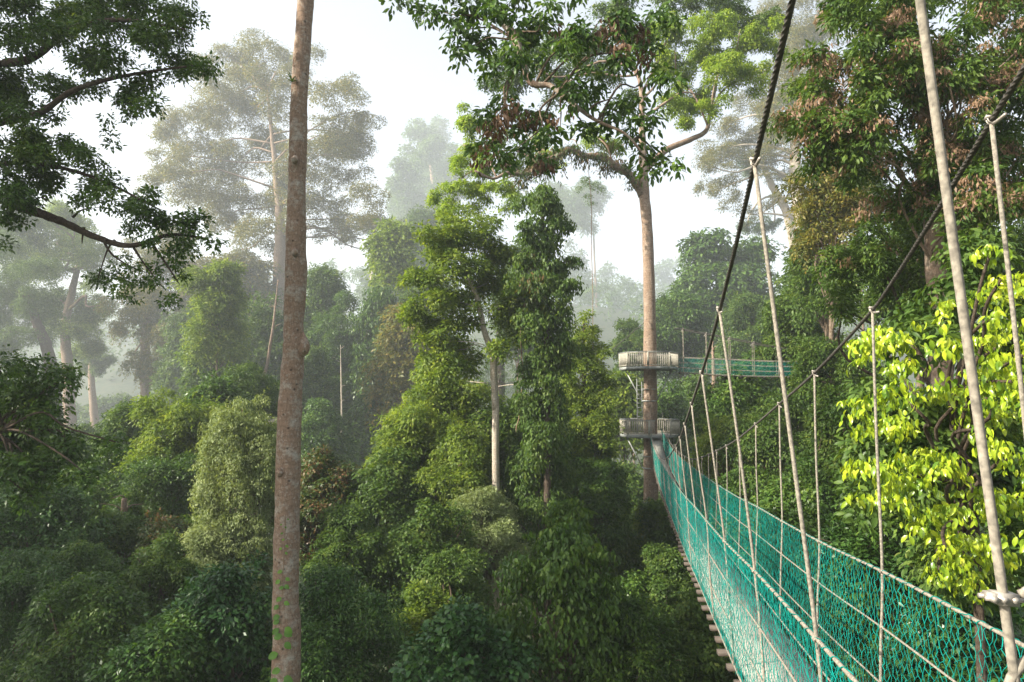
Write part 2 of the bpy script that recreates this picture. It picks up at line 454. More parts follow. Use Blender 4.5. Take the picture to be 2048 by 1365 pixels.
def mound_clumps(px, py, hw, hh, Y, k=None, lump=.34, skirt=1.6, nl=5):
    """a lumpy dome of foliage with curtains of climbers hanging below it"""
    cc = at(px, py, Y); rx = hw * Y / FPX; rz = hh * Y / FPX; ry = (rx + min(rx, rz)) * .5
    if k is None: k = int(np.clip(22 + 26 * (hh / max(hw, 1)), 30, 80))
    lo = rng.uniform(-1, 1, (nl, 3)) * np.array([.75, .6, .62]); lo[:, 2] -= .12; ls = rng.uniform(.32, .62, nl)
    lo[0] = (rng.uniform(-.15, .15), 0, -.05) if nl > 1 else (0, 0, 0); ls[0] = .72 if nl > 1 else .95
    if nl > 1: lo[1] = (rng.uniform(-.35, .35), rng.uniform(-.3, .3), .58); ls[1] = rng.uniform(.3, .45)
    li = rng.choice(nl, k, p=ls ** 1.6 / (ls ** 1.6).sum())
    u = norm(rng.normal(size=(k, 3))); u[:, 2] = np.where(rng.random(k) < .72, np.abs(u[:, 2]), -.5 * np.abs(u[:, 2]))
    u = norm(u)
    f = .6 + .42 * rng.random((k, 1))
    pos = cc + (lo[li] + u * f * ls[li][:, None]) * np.array([rx, ry, rz])
    r = min(rx, (rx + rz) / 2) * lump * (.5 + .95 * rng.random(k) ** 1.6) * (.65 + .5 * ls[li])
    f2 = rng.random(k) < .12
    pos[f2] += u[f2] * np.array([rx, ry, rz]) * .2; r = np.where(f2, r * .55, r)
    if skirt > 0:
        ks = int(k * .75)
        a = rng.random(ks) * 2 * math.pi; q = .55 + .4 * rng.random(ks)
        zs = -rng.random(ks) * skirt * min(rz, 2.2 * rx) - .15 * rz
        ps = cc + np.stack([np.cos(a) * rx * q, np.sin(a) * ry * q, zs], -1)
        gz = ground_z(ps[:, 0], ps[:, 1]) + .5
        ps[:, 2] = np.maximum(ps[:, 2], gz)
        pos = np.concatenate([pos, ps]); r = np.concatenate([r, min(rx, (rx + rz) / 2) * lump * (.6 + .7 * rng.random(ks))])
    return np.concatenate([pos, r[:, None] * (1 + .2 * rng.random((len(r), 1))), r[:, None], r[:, None] * .85], 1), cc, (rx, ry, rz)

def trunk_tube(mb, path, r, n=12, bump=.12, seg=26):
    p = spline(path, seg)
    rr = np.interp(np.linspace(0, 1, seg), np.linspace(0, 1, len(r)), r)
    p = p + rng.normal(size=p.shape) * rr[:, None] * .05
    mb.tube(p, rr, n, True, bump)
    return p

def limb(mb, a, b, r0, r1, sag=.12, n=7, seg=12):
    a = np.asarray(a); b = np.asarray(b); d = b - a; L = np.linalg.norm(d)
    m1 = a + d * .35 + np.array([0, 0, L * sag]) + rng.normal(size=3) * L * .06
    m2 = a + d * .7 + np.array([0, 0, L * sag * .6]) + rng.normal(size=3) * L * .06
    p = spline([a, m1, m2, b], seg)
    mb.tube(p, np.linspace(r0, r1, seg), n, True, .15)

def tree(name, label, cat, cl, mat, L, trunk_path=None, trunk_r=(.3, .2), bark='limb', cov=1.2, style='tuft',
         W=.45, limbs=0.5, limb_from=.55, group=None, shape=0, droop=.5, per=7, extra=None, cap=120000, up=.35, limb_r=.32, crown='crown', hang=0, tw=0):
    """one tree: an Empty at its base > trunk (with limbs), crown, further leaf parts"""
    cl = np.asarray(cl)
    c0 = cl[:, :3].mean(0)
    if trunk_path is None:
        b = np.array([c0[0] + rng.normal() * .3, c0[1], 0]); b[2] = ground_z(b[0], b[1])
        top = c0 + np.array([0, 0, cl[:, 5].mean() * .3])
        mid = (b + top) / 2 + np.array([rng.normal() * .5, rng.normal() * .3, 0])
        trunk_path = [b, mid, top]
    trunk_path = [np.asarray(p, float) for p in trunk_path]
    root = empty(name, trunk_path[0])
    tag(root, label, cat, group)
    mb = MB()
    p = trunk_tube(mb, trunk_path, trunk_r)
    if limbs > 0:
        for q in cl:
            if rng.random() < limbs:
                d = np.linalg.norm(p - q[:3], axis=1)
                k = int(np.argmin(d)); k = max(int(len(p) * limb_from * .6), k - int(len(p) * .12) - 1)
                k = min(k, len(p) - 1)
                limb(mb, p[k], q[:3], max(.03, trunk_r[-1] * limb_r * 1.6), .02)
    if tw: twigs_mesh(mb, cl, tw, .018)
    mb.build("trunk", BM[bark], root, True)
    v, l, s = foliage(cl, L, cov, style, W, up, shape, per, droop, cap)
    if hang: v, l, s = join([(v, l, s), strands(cl, hang, L * .85), shoots(cl, hang, L * 1.25)])
    mesh_np(crown, v, l, s, LM[mat], root)
    for e in (extra or []):
        v, l, s = e[1]
        mesh_np(e[0], v, l, s, LM[e[2]], root)
    return root

def leaf_len(Y, base=.16):
    return max(base, Y * .0052)

def strands(cl, n, L, W=.5):
    """climbers hanging as leafy strings from the clumps"""
    k = rng.integers(0, len(cl), n)
    u = norm(rng.normal(size=(n, 3))); u[:, 2] = np.abs(u[:, 2]) * .4; u = norm(u)
    st = cl[k, :3] + u * cl[k, 3:6] * .95
    P, A, N = [], [], []
    for i in range(n):
        ln = cl[k[i], 3] * rng.uniform(.7, 2.6); m = max(5, int(ln / (L * .42)))
        t = np.linspace(0, 1, m)
        p = st[i] + np.outer(t, [0, 0, -ln]) + np.cumsum(rng.normal(size=(m, 3)) * L * .14, 0) + u[i] * (np.sin(t * 2)[:, None] * .15 * ln)
        P.append(p + rng.normal(size=(m, 3)) * L * .2)
        a = rng.normal(size=(m, 3)) * .55; a[:, 2] -= .8; A.append(a + u[i] * .3); N.append(np.tile(u[i], (m, 1)) + rng.normal(size=(m, 3)) * .5)
    P = np.concatenate(P)
    Ls = L * (.6 + .6 * rng.random(len(P)))
    return leaf_verts(P, np.concatenate(A), np.concatenate(N), Ls, Ls * W, 0)

def shoots(cl, n, L, W=.42):
    """young shoots standing out of the crown"""
    k = rng.integers(0, len(cl), n)
    u = norm(rng.normal(size=(n, 3))); u[:, 2] = np.abs(u[:, 2]) + .25; u = norm(u)
    P, A, N = [], [], []
    for i in range(n):
        r = cl[k[i], 3]; ln = r * rng.uniform(.5, 1.3); m = max(6, int(ln / (L * .3)))
        t = rng.random(m)[:, None]
        d = norm(u[i] + rng.normal(size=3) * .3)
        p = cl[k[i], :3] + u[i] * cl[k[i], 3:6] * .8 + d * ln * t - np.array([0, 0, .35]) * ln * t ** 2
        P.append(p); a = rng.normal(size=(m, 3)) * .8 + d * .5; a[:, 2] -= .45; A.append(a); N.append(rng.normal(size=(m, 3)) * .4 + np.array([0, 0, 1.0]))
    P = np.concatenate(P); Ls = L * (.7 + .6 * rng.random(len(P)))
    return leaf_verts(P, np.concatenate(A), np.concatenate(N), Ls, Ls * W, 0)

def twigs_mesh(mb, cl, n, r):
    for _ in range(n):
        q = cl[rng.integers(0, len(cl))]
        u = norm(rng.normal(size=3)); u[2] = abs(u[2]) * .7 + .1
        a = q[:3] + u * q[3:6] * .5; b = q[:3] + u * q[3:6] * rng.uniform(1.15, 1.6)
        m = (a + b) / 2 + rng.normal(size=3) * q[3] * .12
        mb.tube(spline([a, m, b], 6), np.linspace(r, r * .3, 6), 4, False)

def mound(label, px, py, hw, hh, Y, mat, style='tuft', name='forest_tree', cat='tree', L=None, cov=1.3, k=None, lump=.33, W=.45, group=None, cap=50000, shape=0, per=16, droop=.5, extra=None, skirt=1.6, nl=5):
    Y = far(Y)
    cl, cc, rr = mound_clumps(px, py, hw, hh, Y, k, lump, skirt, nl)
    L = (L or leaf_len(Y)) * (random.choice([.8, .9, 1.0, 1.2]) if L is None else 1)
    W_ = W if W != .45 else random.choice([.36, .42, .48, .58])
    return tree(name, label, cat, cl, mat, L, None, (.22, .12), 'limb', cov, style, W_, .25, .5, group, cap=cap, shape=shape, per=per, droop=droop, extra=extra,
                hang=(int(len(cl) * 1.1) if shape == 0 else 0), tw=(10 if Y < 60 else 0))
# ------------------------------------------------------------------ hanging bridges
K = .8
def interp(x, xs, ys):
    """smooth interpolation through stations"""
    xs = np.asarray(xs, float); ys = np.asarray(ys, float); x = np.asarray(x, float)
    m = np.gradient(ys, xs)
    i = np.clip(np.searchsorted(xs, x) - 1, 0, len(xs) - 2)
    h = xs[i + 1] - xs[i]; t = np.clip((x - xs[i]) / h, 0, 1)
    return ((2*t**3 - 3*t**2 + 1) * ys[i] + (t**3 - 2*t**2 + t) * h * m[i] + (-2*t**3 + 3*t**2) * ys[i+1] + (t**3 - t**2) * h * m[i+1])

def net_mesh(f_top, f_bot, s0, s1, pitch, rows, r, wob=.006):
    """hexagonal twine net between two edge curves"""
    ns = int((s1 - s0) / pitch)
    s = s0 + (np.arange(ns) + .5) * pitch
    pat = np.array([-1, 1, 1, -1]) * .5
    m = rows * 2 + 1
    V = []; 
    t = np.linspace(0, 1, m)
    off = np.stack([pat[(np.arange(m) + 2 * (k % 2)) % 4] for k in range(ns)])      # ns, m
    ss = s[:, None] + off * pitch * .9
    ss[:, 0] = s; ss[:, -1] = s
    T = f_top(ss); B = f_bot(ss)                  # ns, m, 3
    P = T + (B - T) * t[None, :, None]
    P = P + rng.normal(size=P.shape) * wob
    lat = np.sin(t * math.pi)[None, :, None] * .012 * np.array([1, 0, 0]) * np.sin(s * 1.7)[:, None, None]
    P = P + lat
    # triangular tubes along every strand
    d = norm(np.gradient(P, axis=1))
    a = norm(np.cross(d, np.array([1.0, .2, 0]))); b = np.cross(d, a)
    ang = np.arange(3) * 2 * math.pi / 3
    R = P[:, :, None, :] + r * (np.cos(ang)[:, None] * a[:, :, None, :] + np.sin(ang)[:, None] * b[:, :, None, :])
    V = R.reshape(-1, 3)
    k = np.arange(ns)[:, None, None] * (m * 3); i = np.arange(m - 1)[None, :, None] * 3; j = np.arange(3)[None, None, :]; j2 = (j + 1) % 3
    q = np.stack([k + i + j, k + i + j2, k + i + 3 + j2, k + i + 3 + j], -1).reshape(-1, 4)
    return V, q

def cable_strand(mb, p, r):
    """laid wire rope: five-lobed section twisting along its run"""
    L = np.concatenate([[0], np.cumsum(np.linalg.norm(np.diff(p, axis=0), axis=1))])
    n = int(min(5000, L[-1] / .012))
    x = np.linspace(0, L[-1], n)
    q = np.stack([np.interp(x, L, p[:, i]) for i in range(3)], -1)
    mb.tube(q, r, 15, True, 0, .42, 5)

def knot(mb, p, along, r, size):
    """a lump of rope turns round a crossing"""
    along = np.asarray(along) / np.linalg.norm(along)
    for k in range(3):
        a = np.linspace(0, 2 * math.pi, 9)
        u = np.array([0, 0, 1.0]); s = np.cross(along, u); s /= np.linalg.norm(s)
        tilt = (k - 1) * .6
        v = u * math.cos(tilt) + along * math.sin(tilt)
        pts = p + size * (np.cos(a)[:, None] * s * .8 + np.sin(a)[:, None] * v * .55) + along * (k - 1) * size * .7
        mb.tube(pts, r, 5, False)
    mb.tube([p - along * size * 1.9 + np.array([0, 0, size * .2]), p, p + along * size * 1.9 - np.array([0, 0, size * .1])], r * 1.1, 5)

def bridge(name, label, C, LATV, s0, s1, half, zr, zd, zc, offL, offR, deckw, pitch, rows, twine, sus_s, rope_r, cable_r, rail_r, beams, coil=True, strand=True):
    """C(s) centre xy; LATV unit lateral; zr zd zc heights; offL offR cable offsets"""
    root = empty(name, (*C(np.array(s0)), float(zd(s0))))
    tag(root, label, "bridge")
    LATV = np.asarray(LATV)
    def edge(sign, z, off=None):
        def f(s):
            s = np.asarray(s, float); c = C(s)
            o = half(s) * sign if off is None else off(s)
            return np.concatenate([c + o[..., None] * LATV, z(s)[..., None]], -1)
        return f
    S = np.linspace(s0, s1, 90)
    railL, railR = edge(-1, zr), edge(1, zr)
    dw = lambda sg: (lambda s: sg * deckw / 2 + 0 * np.asarray(s, float))
    deckL, deckR = edge(0, zd, dw(-1)), edge(0, zd, dw(1))
    cabL, cabR = edge(0, zc, offL), edge(0, zc, offR)
    # deck boards
    mb = MB()
    a = deckL(S); b = deckR(S); th = np.array([0, 0, .045])
    v = np.stack([a + (b - a) * .08, a + (b - a) * .92, a + (b - a) * .92 - th, a + (b - a) * .08 - th], 1).reshape(-1, 3)
    i = np.arange(len(S) - 1)[:, None] * 4; j = np.arange(4)[None, :]; j2 = (j + 1) % 4
    mb.addq(v, np.stack([i + j, i + j2, i + 4 + j2, i + 4 + j], -1).reshape(-1, 4))
    mb.build("walkway_board", M_DECK, root)
    # crossbeams under the boards
    for s in np.linspace(s0 + .1, s1 - .2, beams):
        p, q = deckL(np.array(s)), deckR(np.array(s)); d = (q - p) / np.linalg.norm(q - p)
        m2 = MB(); z = np.array([0, 0, .085])
        e0 = random.uniform(.03, .08)
        m2.bar(p - d * e0 - z, q + d * random.uniform(.03, .08) - z, .085, .05)
        m2.build("crossbeam", M_CLEAT, root)
    for f, nm in ((cabL, "main_cable"), (cabR, "main_cable")):
        m2 = MB(); p = f(np.linspace(s0 - .2, s1 + .3, 220))
        if strand: cable_strand(m2, p, cable_r)
        else: m2.tube(p, cable_r, 6)
        m2.build(nm, M_CABLE, root, True)
    for rl, dk in ((railL, deckL), (railR, deckR)):
        m2 = MB(); m2.tube(rl(S), rail_r, 7); m2.build("handrail_rope", M_ROPE, root, True)
        m2 = MB(); m2.tube(dk(S) + np.array([0, 0, .01]), rail_r * .9, 6); m2.build("edge_rope", M_ROPE, root, True)
        for f in (1 / 3, 2 / 3):
            m2 = MB(); m2.tube(rl(S) * (1 - f) + dk(S) * f, rope_r * .75, 5); m2.build("middle_rope", M_ROPE, root, True)
        V, q = net_mesh(rl, dk, s0, s1, pitch, rows, twine)
        m2 = MB(); m2.addq(V, q)
        if coil:                                     # lashing that ties the net to the handrail
            n = int((s1 - s0) / .012); x = np.linspace(s0, s1, n)
            ph = np.cumsum(np.where(np.sin(x * 52) > -.1, .85, .12))
            d = norm(np.gradient(rl(x), axis=0)); sd = np.cross(d, [0, 0, 1.0]); up = np.cross(sd, d)
            h = rl(x) + (rail_r * 1.25) * (np.cos(ph)[:, None] * sd + np.sin(ph)[:, None] * up)
            m2.tube(h, twine * 1.6, 3, False)
        m2.build("side_net", M_NET, root)
    for cb, rl, dk in ((cabL, railL, deckL), (cabR, railR, deckR)):
        for i_, s in enumerate(sus_s):
            s = np.array(float(s) - (.3 if cb is cabR and i_ == 1 and coil else .1 if cb is cabL and i_ == 0 and coil else 0)); top = cb(s); r_ = rl(s); d_ = dk(s)
            m2 = MB()
            jit = rng.normal(size=3) * .008
            m2.tube(spline([top - [0, 0, cable_r * 1.2], (top + r_) / 2 + jit, r_, (r_ + d_) / 2 + jit, d_], 16), rope_r, 7, True, .06)
            al = rl(s + .2) - rl(s - .2)
            for f, kk in ((0, 1.5), (1 / 3, 1.0), (2 / 3, 1.0)):
                knot(m2, r_ * (1 - f) + d_ * f, al, rope_r * .55 * (.8 + .3 * kk), rope_r * 1.25 * kk)
            so = m2.build("suspender_rope", M_ROPE, root, True)
            m2 = MB()                                   # U-bolt clamp and short tail under the cable
            ct = cb(s + .1) - cb(s - .1); ct /= np.linalg.norm(ct)
            sd = np.array([*LATV, 0]); up = np.cross(sd, ct); up *= np.sign(up[2])
            a = np.linspace(0, math.pi, 9); R = cable_r * 1.55
            for o in (-.6, .6):
                pts = top + ct * o * cable_r + R * (np.cos(a)[:, None] * sd - np.sin(a)[:, None] * up)
                pts = np.vstack([pts[0] + up * R * 1.6, pts, pts[-1] + up * R * 1.6])
                m2.tube(pts, cable_r * .3, 6)
            m2.box(top + up * R * .9, cable_r * 2.6, R * 2.7, cable_r * .9, [ct, sd, up])
            m2.tube([top - up * R * .9, top - up * R * 2 - ct * .04, top - up * R * 3.4 - ct * .12], rope_r * .75, 6)
            m2.build("cable_clamp", M_CLAMP, so, True)
    return root

U = lambda *a: np.array(a) * K
yr = U(.2, 2.15, 4.3, 6.35, 8.5, 10.9, 13.3, 15.7, 17.8, 22.9, 30.3, 38, 45.8, 54, 58, 61)
zr_ = U(-1.2, -1.35, -1.5, -1.64, -1.83, -2.0, -2.15, -2.33, -2.46, -2.74, -3.08, -3.4, -3.55, -3.42, -3.2, -2.88)
dh_ = U(1.5, 1.53, 1.53, 1.53, 1.53, 1.53, 1.53, 1.53, 1.53, 1.5, 1.48, 1.46, 1.42, 1.3, 1.15, .98)
yc = U(.2, 2.15, 4.3, 6.4, 8.5, 10.9, 13.3, 15.7, 20, 24, 29, 36, 42, 53, 57, 61.4)
zc_ = U(3.2, 2.3, 1.52, .87, .35, -.12, -.57, -1.0, -1.62, -2.15, -2.70, -3.09, -3.25, -2.95, -2.3, 0.0)
Cm = lambda s: np.stack([np.asarray(s) * .182 + 1.69 * K, np.asarray(s, float)], -1)
taper = lambda s: np.interp(s, [0, 44, 48.8], [.6 * K, .6 * K, .42 * K])
bridge("rope_bridge", "long rope footbridge with teal net sides hanging from two dark cables", Cm, (1, 0), .2 * K, 61 * K, taper,
       lambda s: interp(s, yr, zr_), lambda s: interp(s, yr, zr_) - np.interp(s, yr, dh_), lambda s: interp(s, yc, zc_),
       lambda s: np.interp(s, U(0, 4.3, 8.5, 15.7, 24, 55, 61), U(-.93, -.90, -.85, -.72, -.6, -.6, -.42)),
       lambda s: np.interp(s, U(0, 3.9, 6.4, 55, 61), U(.30, .45, .61, .6, .4)),
       1.04 * K, .043, 18, .0023, [k * 2.24 * K + 2.1 * K for k in range(26)], .0108, .0122, .011, 97)

# the nearest rope's clamp: a galvanised turnbuckle clip with a looped rope end
def rope_clip():
    p = at(2013, 1197, 1.58)
    mb = MB()
    s = np.array([1.0, 0, -.06]); f = np.array([0, 1.0, 0]); u = np.cross(s, f)
    mb.box(p - s * .006, .045, .036, .026, [s, f, u])
    mb.box(p - s * .032 + u * .003, .028, .026, .018, [s, f, u])
    for z in (-.011, .011):
        mb.tube([p - s * .055 + f * z, p + s * .04 + f * z], .0055, 10)
    for x in (-.038, -.016, .008):
        mb.tube([p + s * x - f * .022, p + s * x + f * .022], .008, 6)
    a = np.linspace(-1.3, 2.6, 14)
    mb.tube(p + s * .062 + .03 * (np.sin(a)[:, None] * u * .9 + np.cos(a)[:, None] * s * 1.0), .008, 8)
    o = mb.build("rope_clip", M_CLAMP, None, True)
    m2 = MB()
    m2.tube(spline([p + s * .03 + u * .01, p + s * .09 + u * .03, p + s * .13 + u * -.03, p + s * .08 + u * -.10, p - s * .0 - u * .2, p - s * .018 - u * .45], 22), .0105, 8)
    m2.build("rope_tail", M_ROPE, o, True)
    tag(o, "whitish metal clip with rope tail clamped on the nearest thick hanging rope", "clip")
rope_clip()

# far bridge from the upper platform to the right
PT = at(1298, 790, 50.0)
b0 = at(1356, 735, 50.0); b1 = at(1760, 746, 47.0)
d2 = (b1 - b0)[:2]; L2 = float(np.linalg.norm(d2)); d2 = d2 / L2
lat2 = np.array([-d2[1], d2[0]])
C2 = lambda s: b0[:2] + np.asarray(s, float)[..., None] * d2
zt = lambda py, px: at(px, py, 49)[2]
ss2 = np.linspace(0, L2, 5)
zd2 = [zt(y, x) for y, x in ((744, 1362), (751, 1460), (754, 1560), (753, 1660), (748, 1760))]
zr2 = [zt(y, x) for y, x in ((714, 1362), (719, 1460), (724, 1560), (725, 1660), (720, 1760))]
zc2 = [zt(y, x) for y, x in ((655, 1362), (675, 1460), (696, 1560), (711, 1660), (715, 1760))]
sp2 = np.arange(.4, L2, 1.62)
bridge("rope_bridge", "distant green netted footbridge running right from the upper tree platform", C2, lat2, 0, L2, lambda s: .5 + 0 * np.asarray(s, float),
       lambda s: interp(s, ss2, zr2), lambda s: interp(s, ss2, zd2), lambda s: interp(s, ss2, zc2),
       lambda s: -.5 + 0 * np.asarray(s, float), lambda s: .5 + 0 * np.asarray(s, float), .8, .075, 11, .006, sp2, .022, .034, .026, 26, False, False)

# ------------------------------------------------------------------ tree platforms
TX, TY = float(PT[0]), 50.0
def tree_platform(label, py_floor, gap):
    zf = at(1298, py_floor, 50.0)[2]
    R = 2.1; off = math.radians(-12)
    ang = [off + math.radians(45 * k) for k in range(8)]
    P = [np.array([TX + R * math.cos(a), TY + R * math.sin(a), zf]) for a in ang]
    root = empty("tree_platform", (TX, TY, zf)); tag(root, label, "platform", "timber platforms round the tall tree")
    mb = MB(); cin = .62
    n = 8
    top = [p + [0, 0, .0] for p in P]; inn = [np.array([TX + cin * math.cos(a), TY + cin * math.sin(a), zf]) for a in ang]
    for k in range(8):
        a, b, c_, d_ = top[k], top[(k + 1) % 8], inn[(k + 1) % 8], inn[k]
        z = np.array([0, 0, .06])
        mb.add([a, b, c_, d_, a - z, b - z, c_ - z, d_ - z], [[0, 1, 2, 3], [7, 6, 5, 4], [3, 2, 6, 7]])
    mb.build("deck", M_RAIL, root)
    mb = MB()
    for k in range(8):
        z = np.array([0, 0, .11])
        mb.bar(P[k] - z, P[(k + 1) % 8] - z, .06, .2)
        mb.bar(P[k] - z, inn[k] - z, .06, .16)
    mb.build("rim_beam", M_RAILTOP, root)
    for k in range(8):
        a, b = P[k], P[(k + 1) % 8]
        if gap is not None and k == gap: 
            pa, pb = [], []
            spans = [(0, .27), (.82, 1.0)]
        else: spans = [(0, 1)]
        pan = MB()
        L = np.linalg.norm(b - a)
        for s, e in spans:
            p0, p1 = a + (b - a) * s, a + (b - a) * e
            pan.bar(p0 + [0, 0, .1], p1 + [0, 0, .1], .04, .06)
            pan.bar(p0 + [0, 0, .98], p1 + [0, 0, .98], .04, .05)
            m = max(2, int(L * (e - s) / .135))
            for i in range(m):
                q = p0 + (p1 - p0) * ((i + .5) / m)
                pan.bar(q + [0, 0, .1], q + [0, 0, .98], .072, .022, up=(b - a) / L)
        pan.build("railing_panel", M_RAIL, root)
        tr = MB()
        for s, e in spans:
            p0, p1 = a + (b - a) * s, a + (b - a) * e
            tr.bar(p0 + [0, 0, 1.045], p1 + [0, 0, 1.045], .11, .045)
        tr.build("top_rail", M_RAILTOP, root)
        po = MB(); po.bar(a + [0, 0, .0], a + [0, 0, 1.02], .09, .09, up=(1, 0, 0)); po.build("railing_post", M_RAIL, root)
    for k in range(0, 8):
        if k in (0, 2, 4):
            br = MB()
            a = P[k] * .8 + np.array([TX, TY, zf]) * .2; a[2] = zf - .2
            e = np.array([TX + .5 * math.cos(ang[k]), TY + .5 * math.sin(ang[k]), zf - 2.5])
            br.bar(a, e, .09, .09); br.build("brace", M_STEEL, root)
    bd = MB()
    a = np.linspace(0, 2 * math.pi, 25)
    bd.tube(np.stack([TX + .54 * np.cos(a), TY + .54 * np.sin(a), zf - 2.45 + 0 * a], -1), .045, 6, False)
    bd.tube(np.stack([TX + .54 * np.cos(a), TY + .54 * np.sin(a), zf - 1.6 + 0 * a], -1), .03, 6, False)
    bd.build("clamp_band", M_STEEL, root)
    return root, zf
_, zup = tree_platform("upper railed timber platform round the tall tree, level with the distant bridge", 735, 0)
_, zlo = tree_platform("lower railed timber platform round the tall tree where the long bridge ends", 868, 6)

def ladder():
    x, y = TX - .72, TY - .15
    root = empty("ladder", (x, y, zlo)); tag(root, "slim grey metal ladder joining the two tree platforms left of the trunk", "ladder")
    for o in (-.18, .18):
        mb = MB(); mb.tube([[x + o, y, zlo], [x + o, y, zup + .1]], .028, 6); mb.build("stile", M_STEEL, root)
    for z in np.arange(zlo + .3, zup, .32):
        mb = MB(); mb.tube([[x - .18, y, z], [x + .18, y, z]], .018, 6); mb.build("rung", M_STEEL, root)
ladder()
def guy_wire():
    mb = MB(); mb.tube(spline([at(1299, 637, 50), at(1262, 668, 52), at(1180, 738, 57), at(1120, 788, 60)], 24), .028, 5)
    tag(mb.build("guy_wire", M_CABLE, None, True), "taut dark stay cable running down left from the platform tree trunk", "cable")
guy_wire()
# ------------------------------------------------------------------ platform tree
def platform_tree():
    base = at(1302, 1210, 50); base[2] = float(ground_z(base[0], base[1]))
    root = empty("emergent_tree", base)
    tag(root, "tall straight tree that carries the two railed platforms, crown spreading over the sky", "tree")
    mb = MB()
    pts = [base] + [at(x, y, 50) for x, y in ((1301, 1220), (1302, 1000), (1301, 850), (1300, 700), (1298, 560), (1294, 450), (1288, 385), (1286, 320), (1284, 250), (1283, 185), (1274, 140))]
    r = [.85, .62, .53, .5, .47, .42, .40, .40, .30, .22, .18, .13]
    p = spline(pts, 70); rr = np.interp(np.linspace(0, 1, 70), np.linspace(0, 1, len(r)), r)
    rr = rr * (1 + .05 * np.sin(np.arange(70) * 1.3) * (rng.random(70)))
    mb.tube(p, rr, 18, True, .05)
    mb.tube(np.array([at(1296, 655, 50), at(1300, 652, 50) + [.02, 0, 0]]), .55, 14)
    LB = [(1285, 392), (1262, 352), (1236, 336), (1205, 315), (1168, 312), (1138, 300), (1112, 315), (1085, 322), (1052, 348), (1015, 346), (985, 358), (950, 342)]
    q = spline([at(x, y, 50 - i * .6) for i, (x, y) in enumerate(LB)], 44)
    mb.tube(q, np.linspace(.31, .07, 44), 12, True, .3)
    for k_ in (9, 16, 22, 27, 33, 38):
        limb(mb, q[k_], q[k_] + np.array([rng.uniform(-1.6, -.3), rng.uniform(-1, 1), rng.uniform(1.2, 2.8)]), .07, .02, .1, 6)
    RB = [(1287, 345), (1330, 302), (1380, 280), (1412, 262), (1420, 225), (1432, 170), (1440, 120)]
    q2 = spline([at(x, y, 50 + i * .4) for i, (x, y) in enumerate(RB)], 40)
    mb.tube(q2, np.linspace(.27, .07, 40), 12, True, .15)
    for a, b, r0 in (((1283, 190), (1345, 60), .13), ((1283, 200), (1345, 150), .12), ((1278, 160), (1230, 60), .1), ((1283, 240), (1400, 190), .13),
                     ((1080, 330), (925, 290), .1), ((1040, 345), (910, 370), .1), ((1120, 312), (960, 250), .1), ((1060, 338), (975, 395), .09), ((1420, 225), (1510, 130), .1),
                     ((1274, 140), (1060, 130), .12), ((1276, 150), (1110, 180), .1), ((1415, 250), (1350, 100), .09), ((1420, 230), (1480, 60), .08)):
        limb(mb, at(*a, 50), at(*b, 50), r0, .03, .1, 7)
    mb.build("trunk", BM['grey'], root, True)
    bright = [(1440, 90, 55), (1395, 60, 42), (1352, 100, 42), (1340, 150, 36), (1485, 105, 46), (1530, 70, 34), (1400, 185, 46), (1355, 200, 34), (1455, 160, 42), (1505, 150, 32), (1335, 60, 36), (1370, 238, 20), (1550, 110, 25), (1420, 215, 26),
              (930, 230, 30), (925, 300, 34), (960, 250, 30), (905, 370, 32), (893, 425, 26), (945, 400, 38), (1000, 385, 36), (1040, 395, 26), (960, 335, 34), (1030, 318, 32), (1075, 290, 28), (1110, 318, 22), (1190, 285, 28), (1230, 292, 18), (870, 395, 20), (1010, 280, 26)]
    cl = clumps_px(bright, 50, 1.6)
    sub = np.repeat(cl, 6, 0); k = len(sub)
    sub[:, :3] += norm(rng.normal(size=(k, 3))) * sub[:, 3:4] * (.35 + .75 * rng.random((k, 1))); sub[:, 3:6] *= .28 + .3 * rng.random((k, 1))
    v, l, s = foliage(sub, .21, 1.5, 'tuft', .42, .4, droop=.9, cap=100000, per=12)
    mesh_np("crown", v, l, s, LM['sunny'], root)
    upper = [(1000, 140, 36), (1060, 130, 44), (1110, 170, 36), (1035, 172, 34), (1160, 115, 44), (1225, 140, 34), (1235, 200, 28), (1262, 60, 44), (1335, 8, 44), (1180, 60, 44), (1110, 100, 36), (1400, 0, 44), (1470, 10, 44), (1250, 0, 40), (1550, 40, 30), (1500, 40, 36), (980, 165, 22), (1145, 190, 24)]
    cl = clumps_px(upper, 55, 3); sub = np.repeat(cl, 6, 0); k = len(sub)
    sub[:, :3] += norm(rng.normal(size=(k, 3))) * sub[:, 3:4] * (.4 + .7 * rng.random((k, 1))); sub[:, 3:6] *= .3 + .3 * rng.random((k, 1))
    v, l, s = foliage(sub, .25, 1.3, 'tuft', .42, .3, cap=80000, per=12)
    mesh_np("upper_crown", v, l, s, LM['mid'], root)
    # moss and small ferns along the left limb
    cl = np.array([[*(q[i] + np.array([0, 0, -.05])), .42, .42, .34] for i in range(3, 32, 2)])
    return root, q
PTREE, LIMB = platform_tree()

def limb_epiphytes():
    cl = np.array([[*(LIMB[i] + np.array([0, 0, .1]) + rng.normal(size=3) * .12), *([.32 + .4 * rng.random()] * 3)] for i in range(4, 34, 2)])
    v, l, s = foliage(cl, .3, 1.3, 'drape', .3, .2, cap=9000)
    o = mesh_np("epiphyte_moss", v, l, s, LM['rusty'])
    tag(o, "shaggy brown green moss and small ferns coating the arching left limb of the platform tree", "moss")
limb_epiphytes()

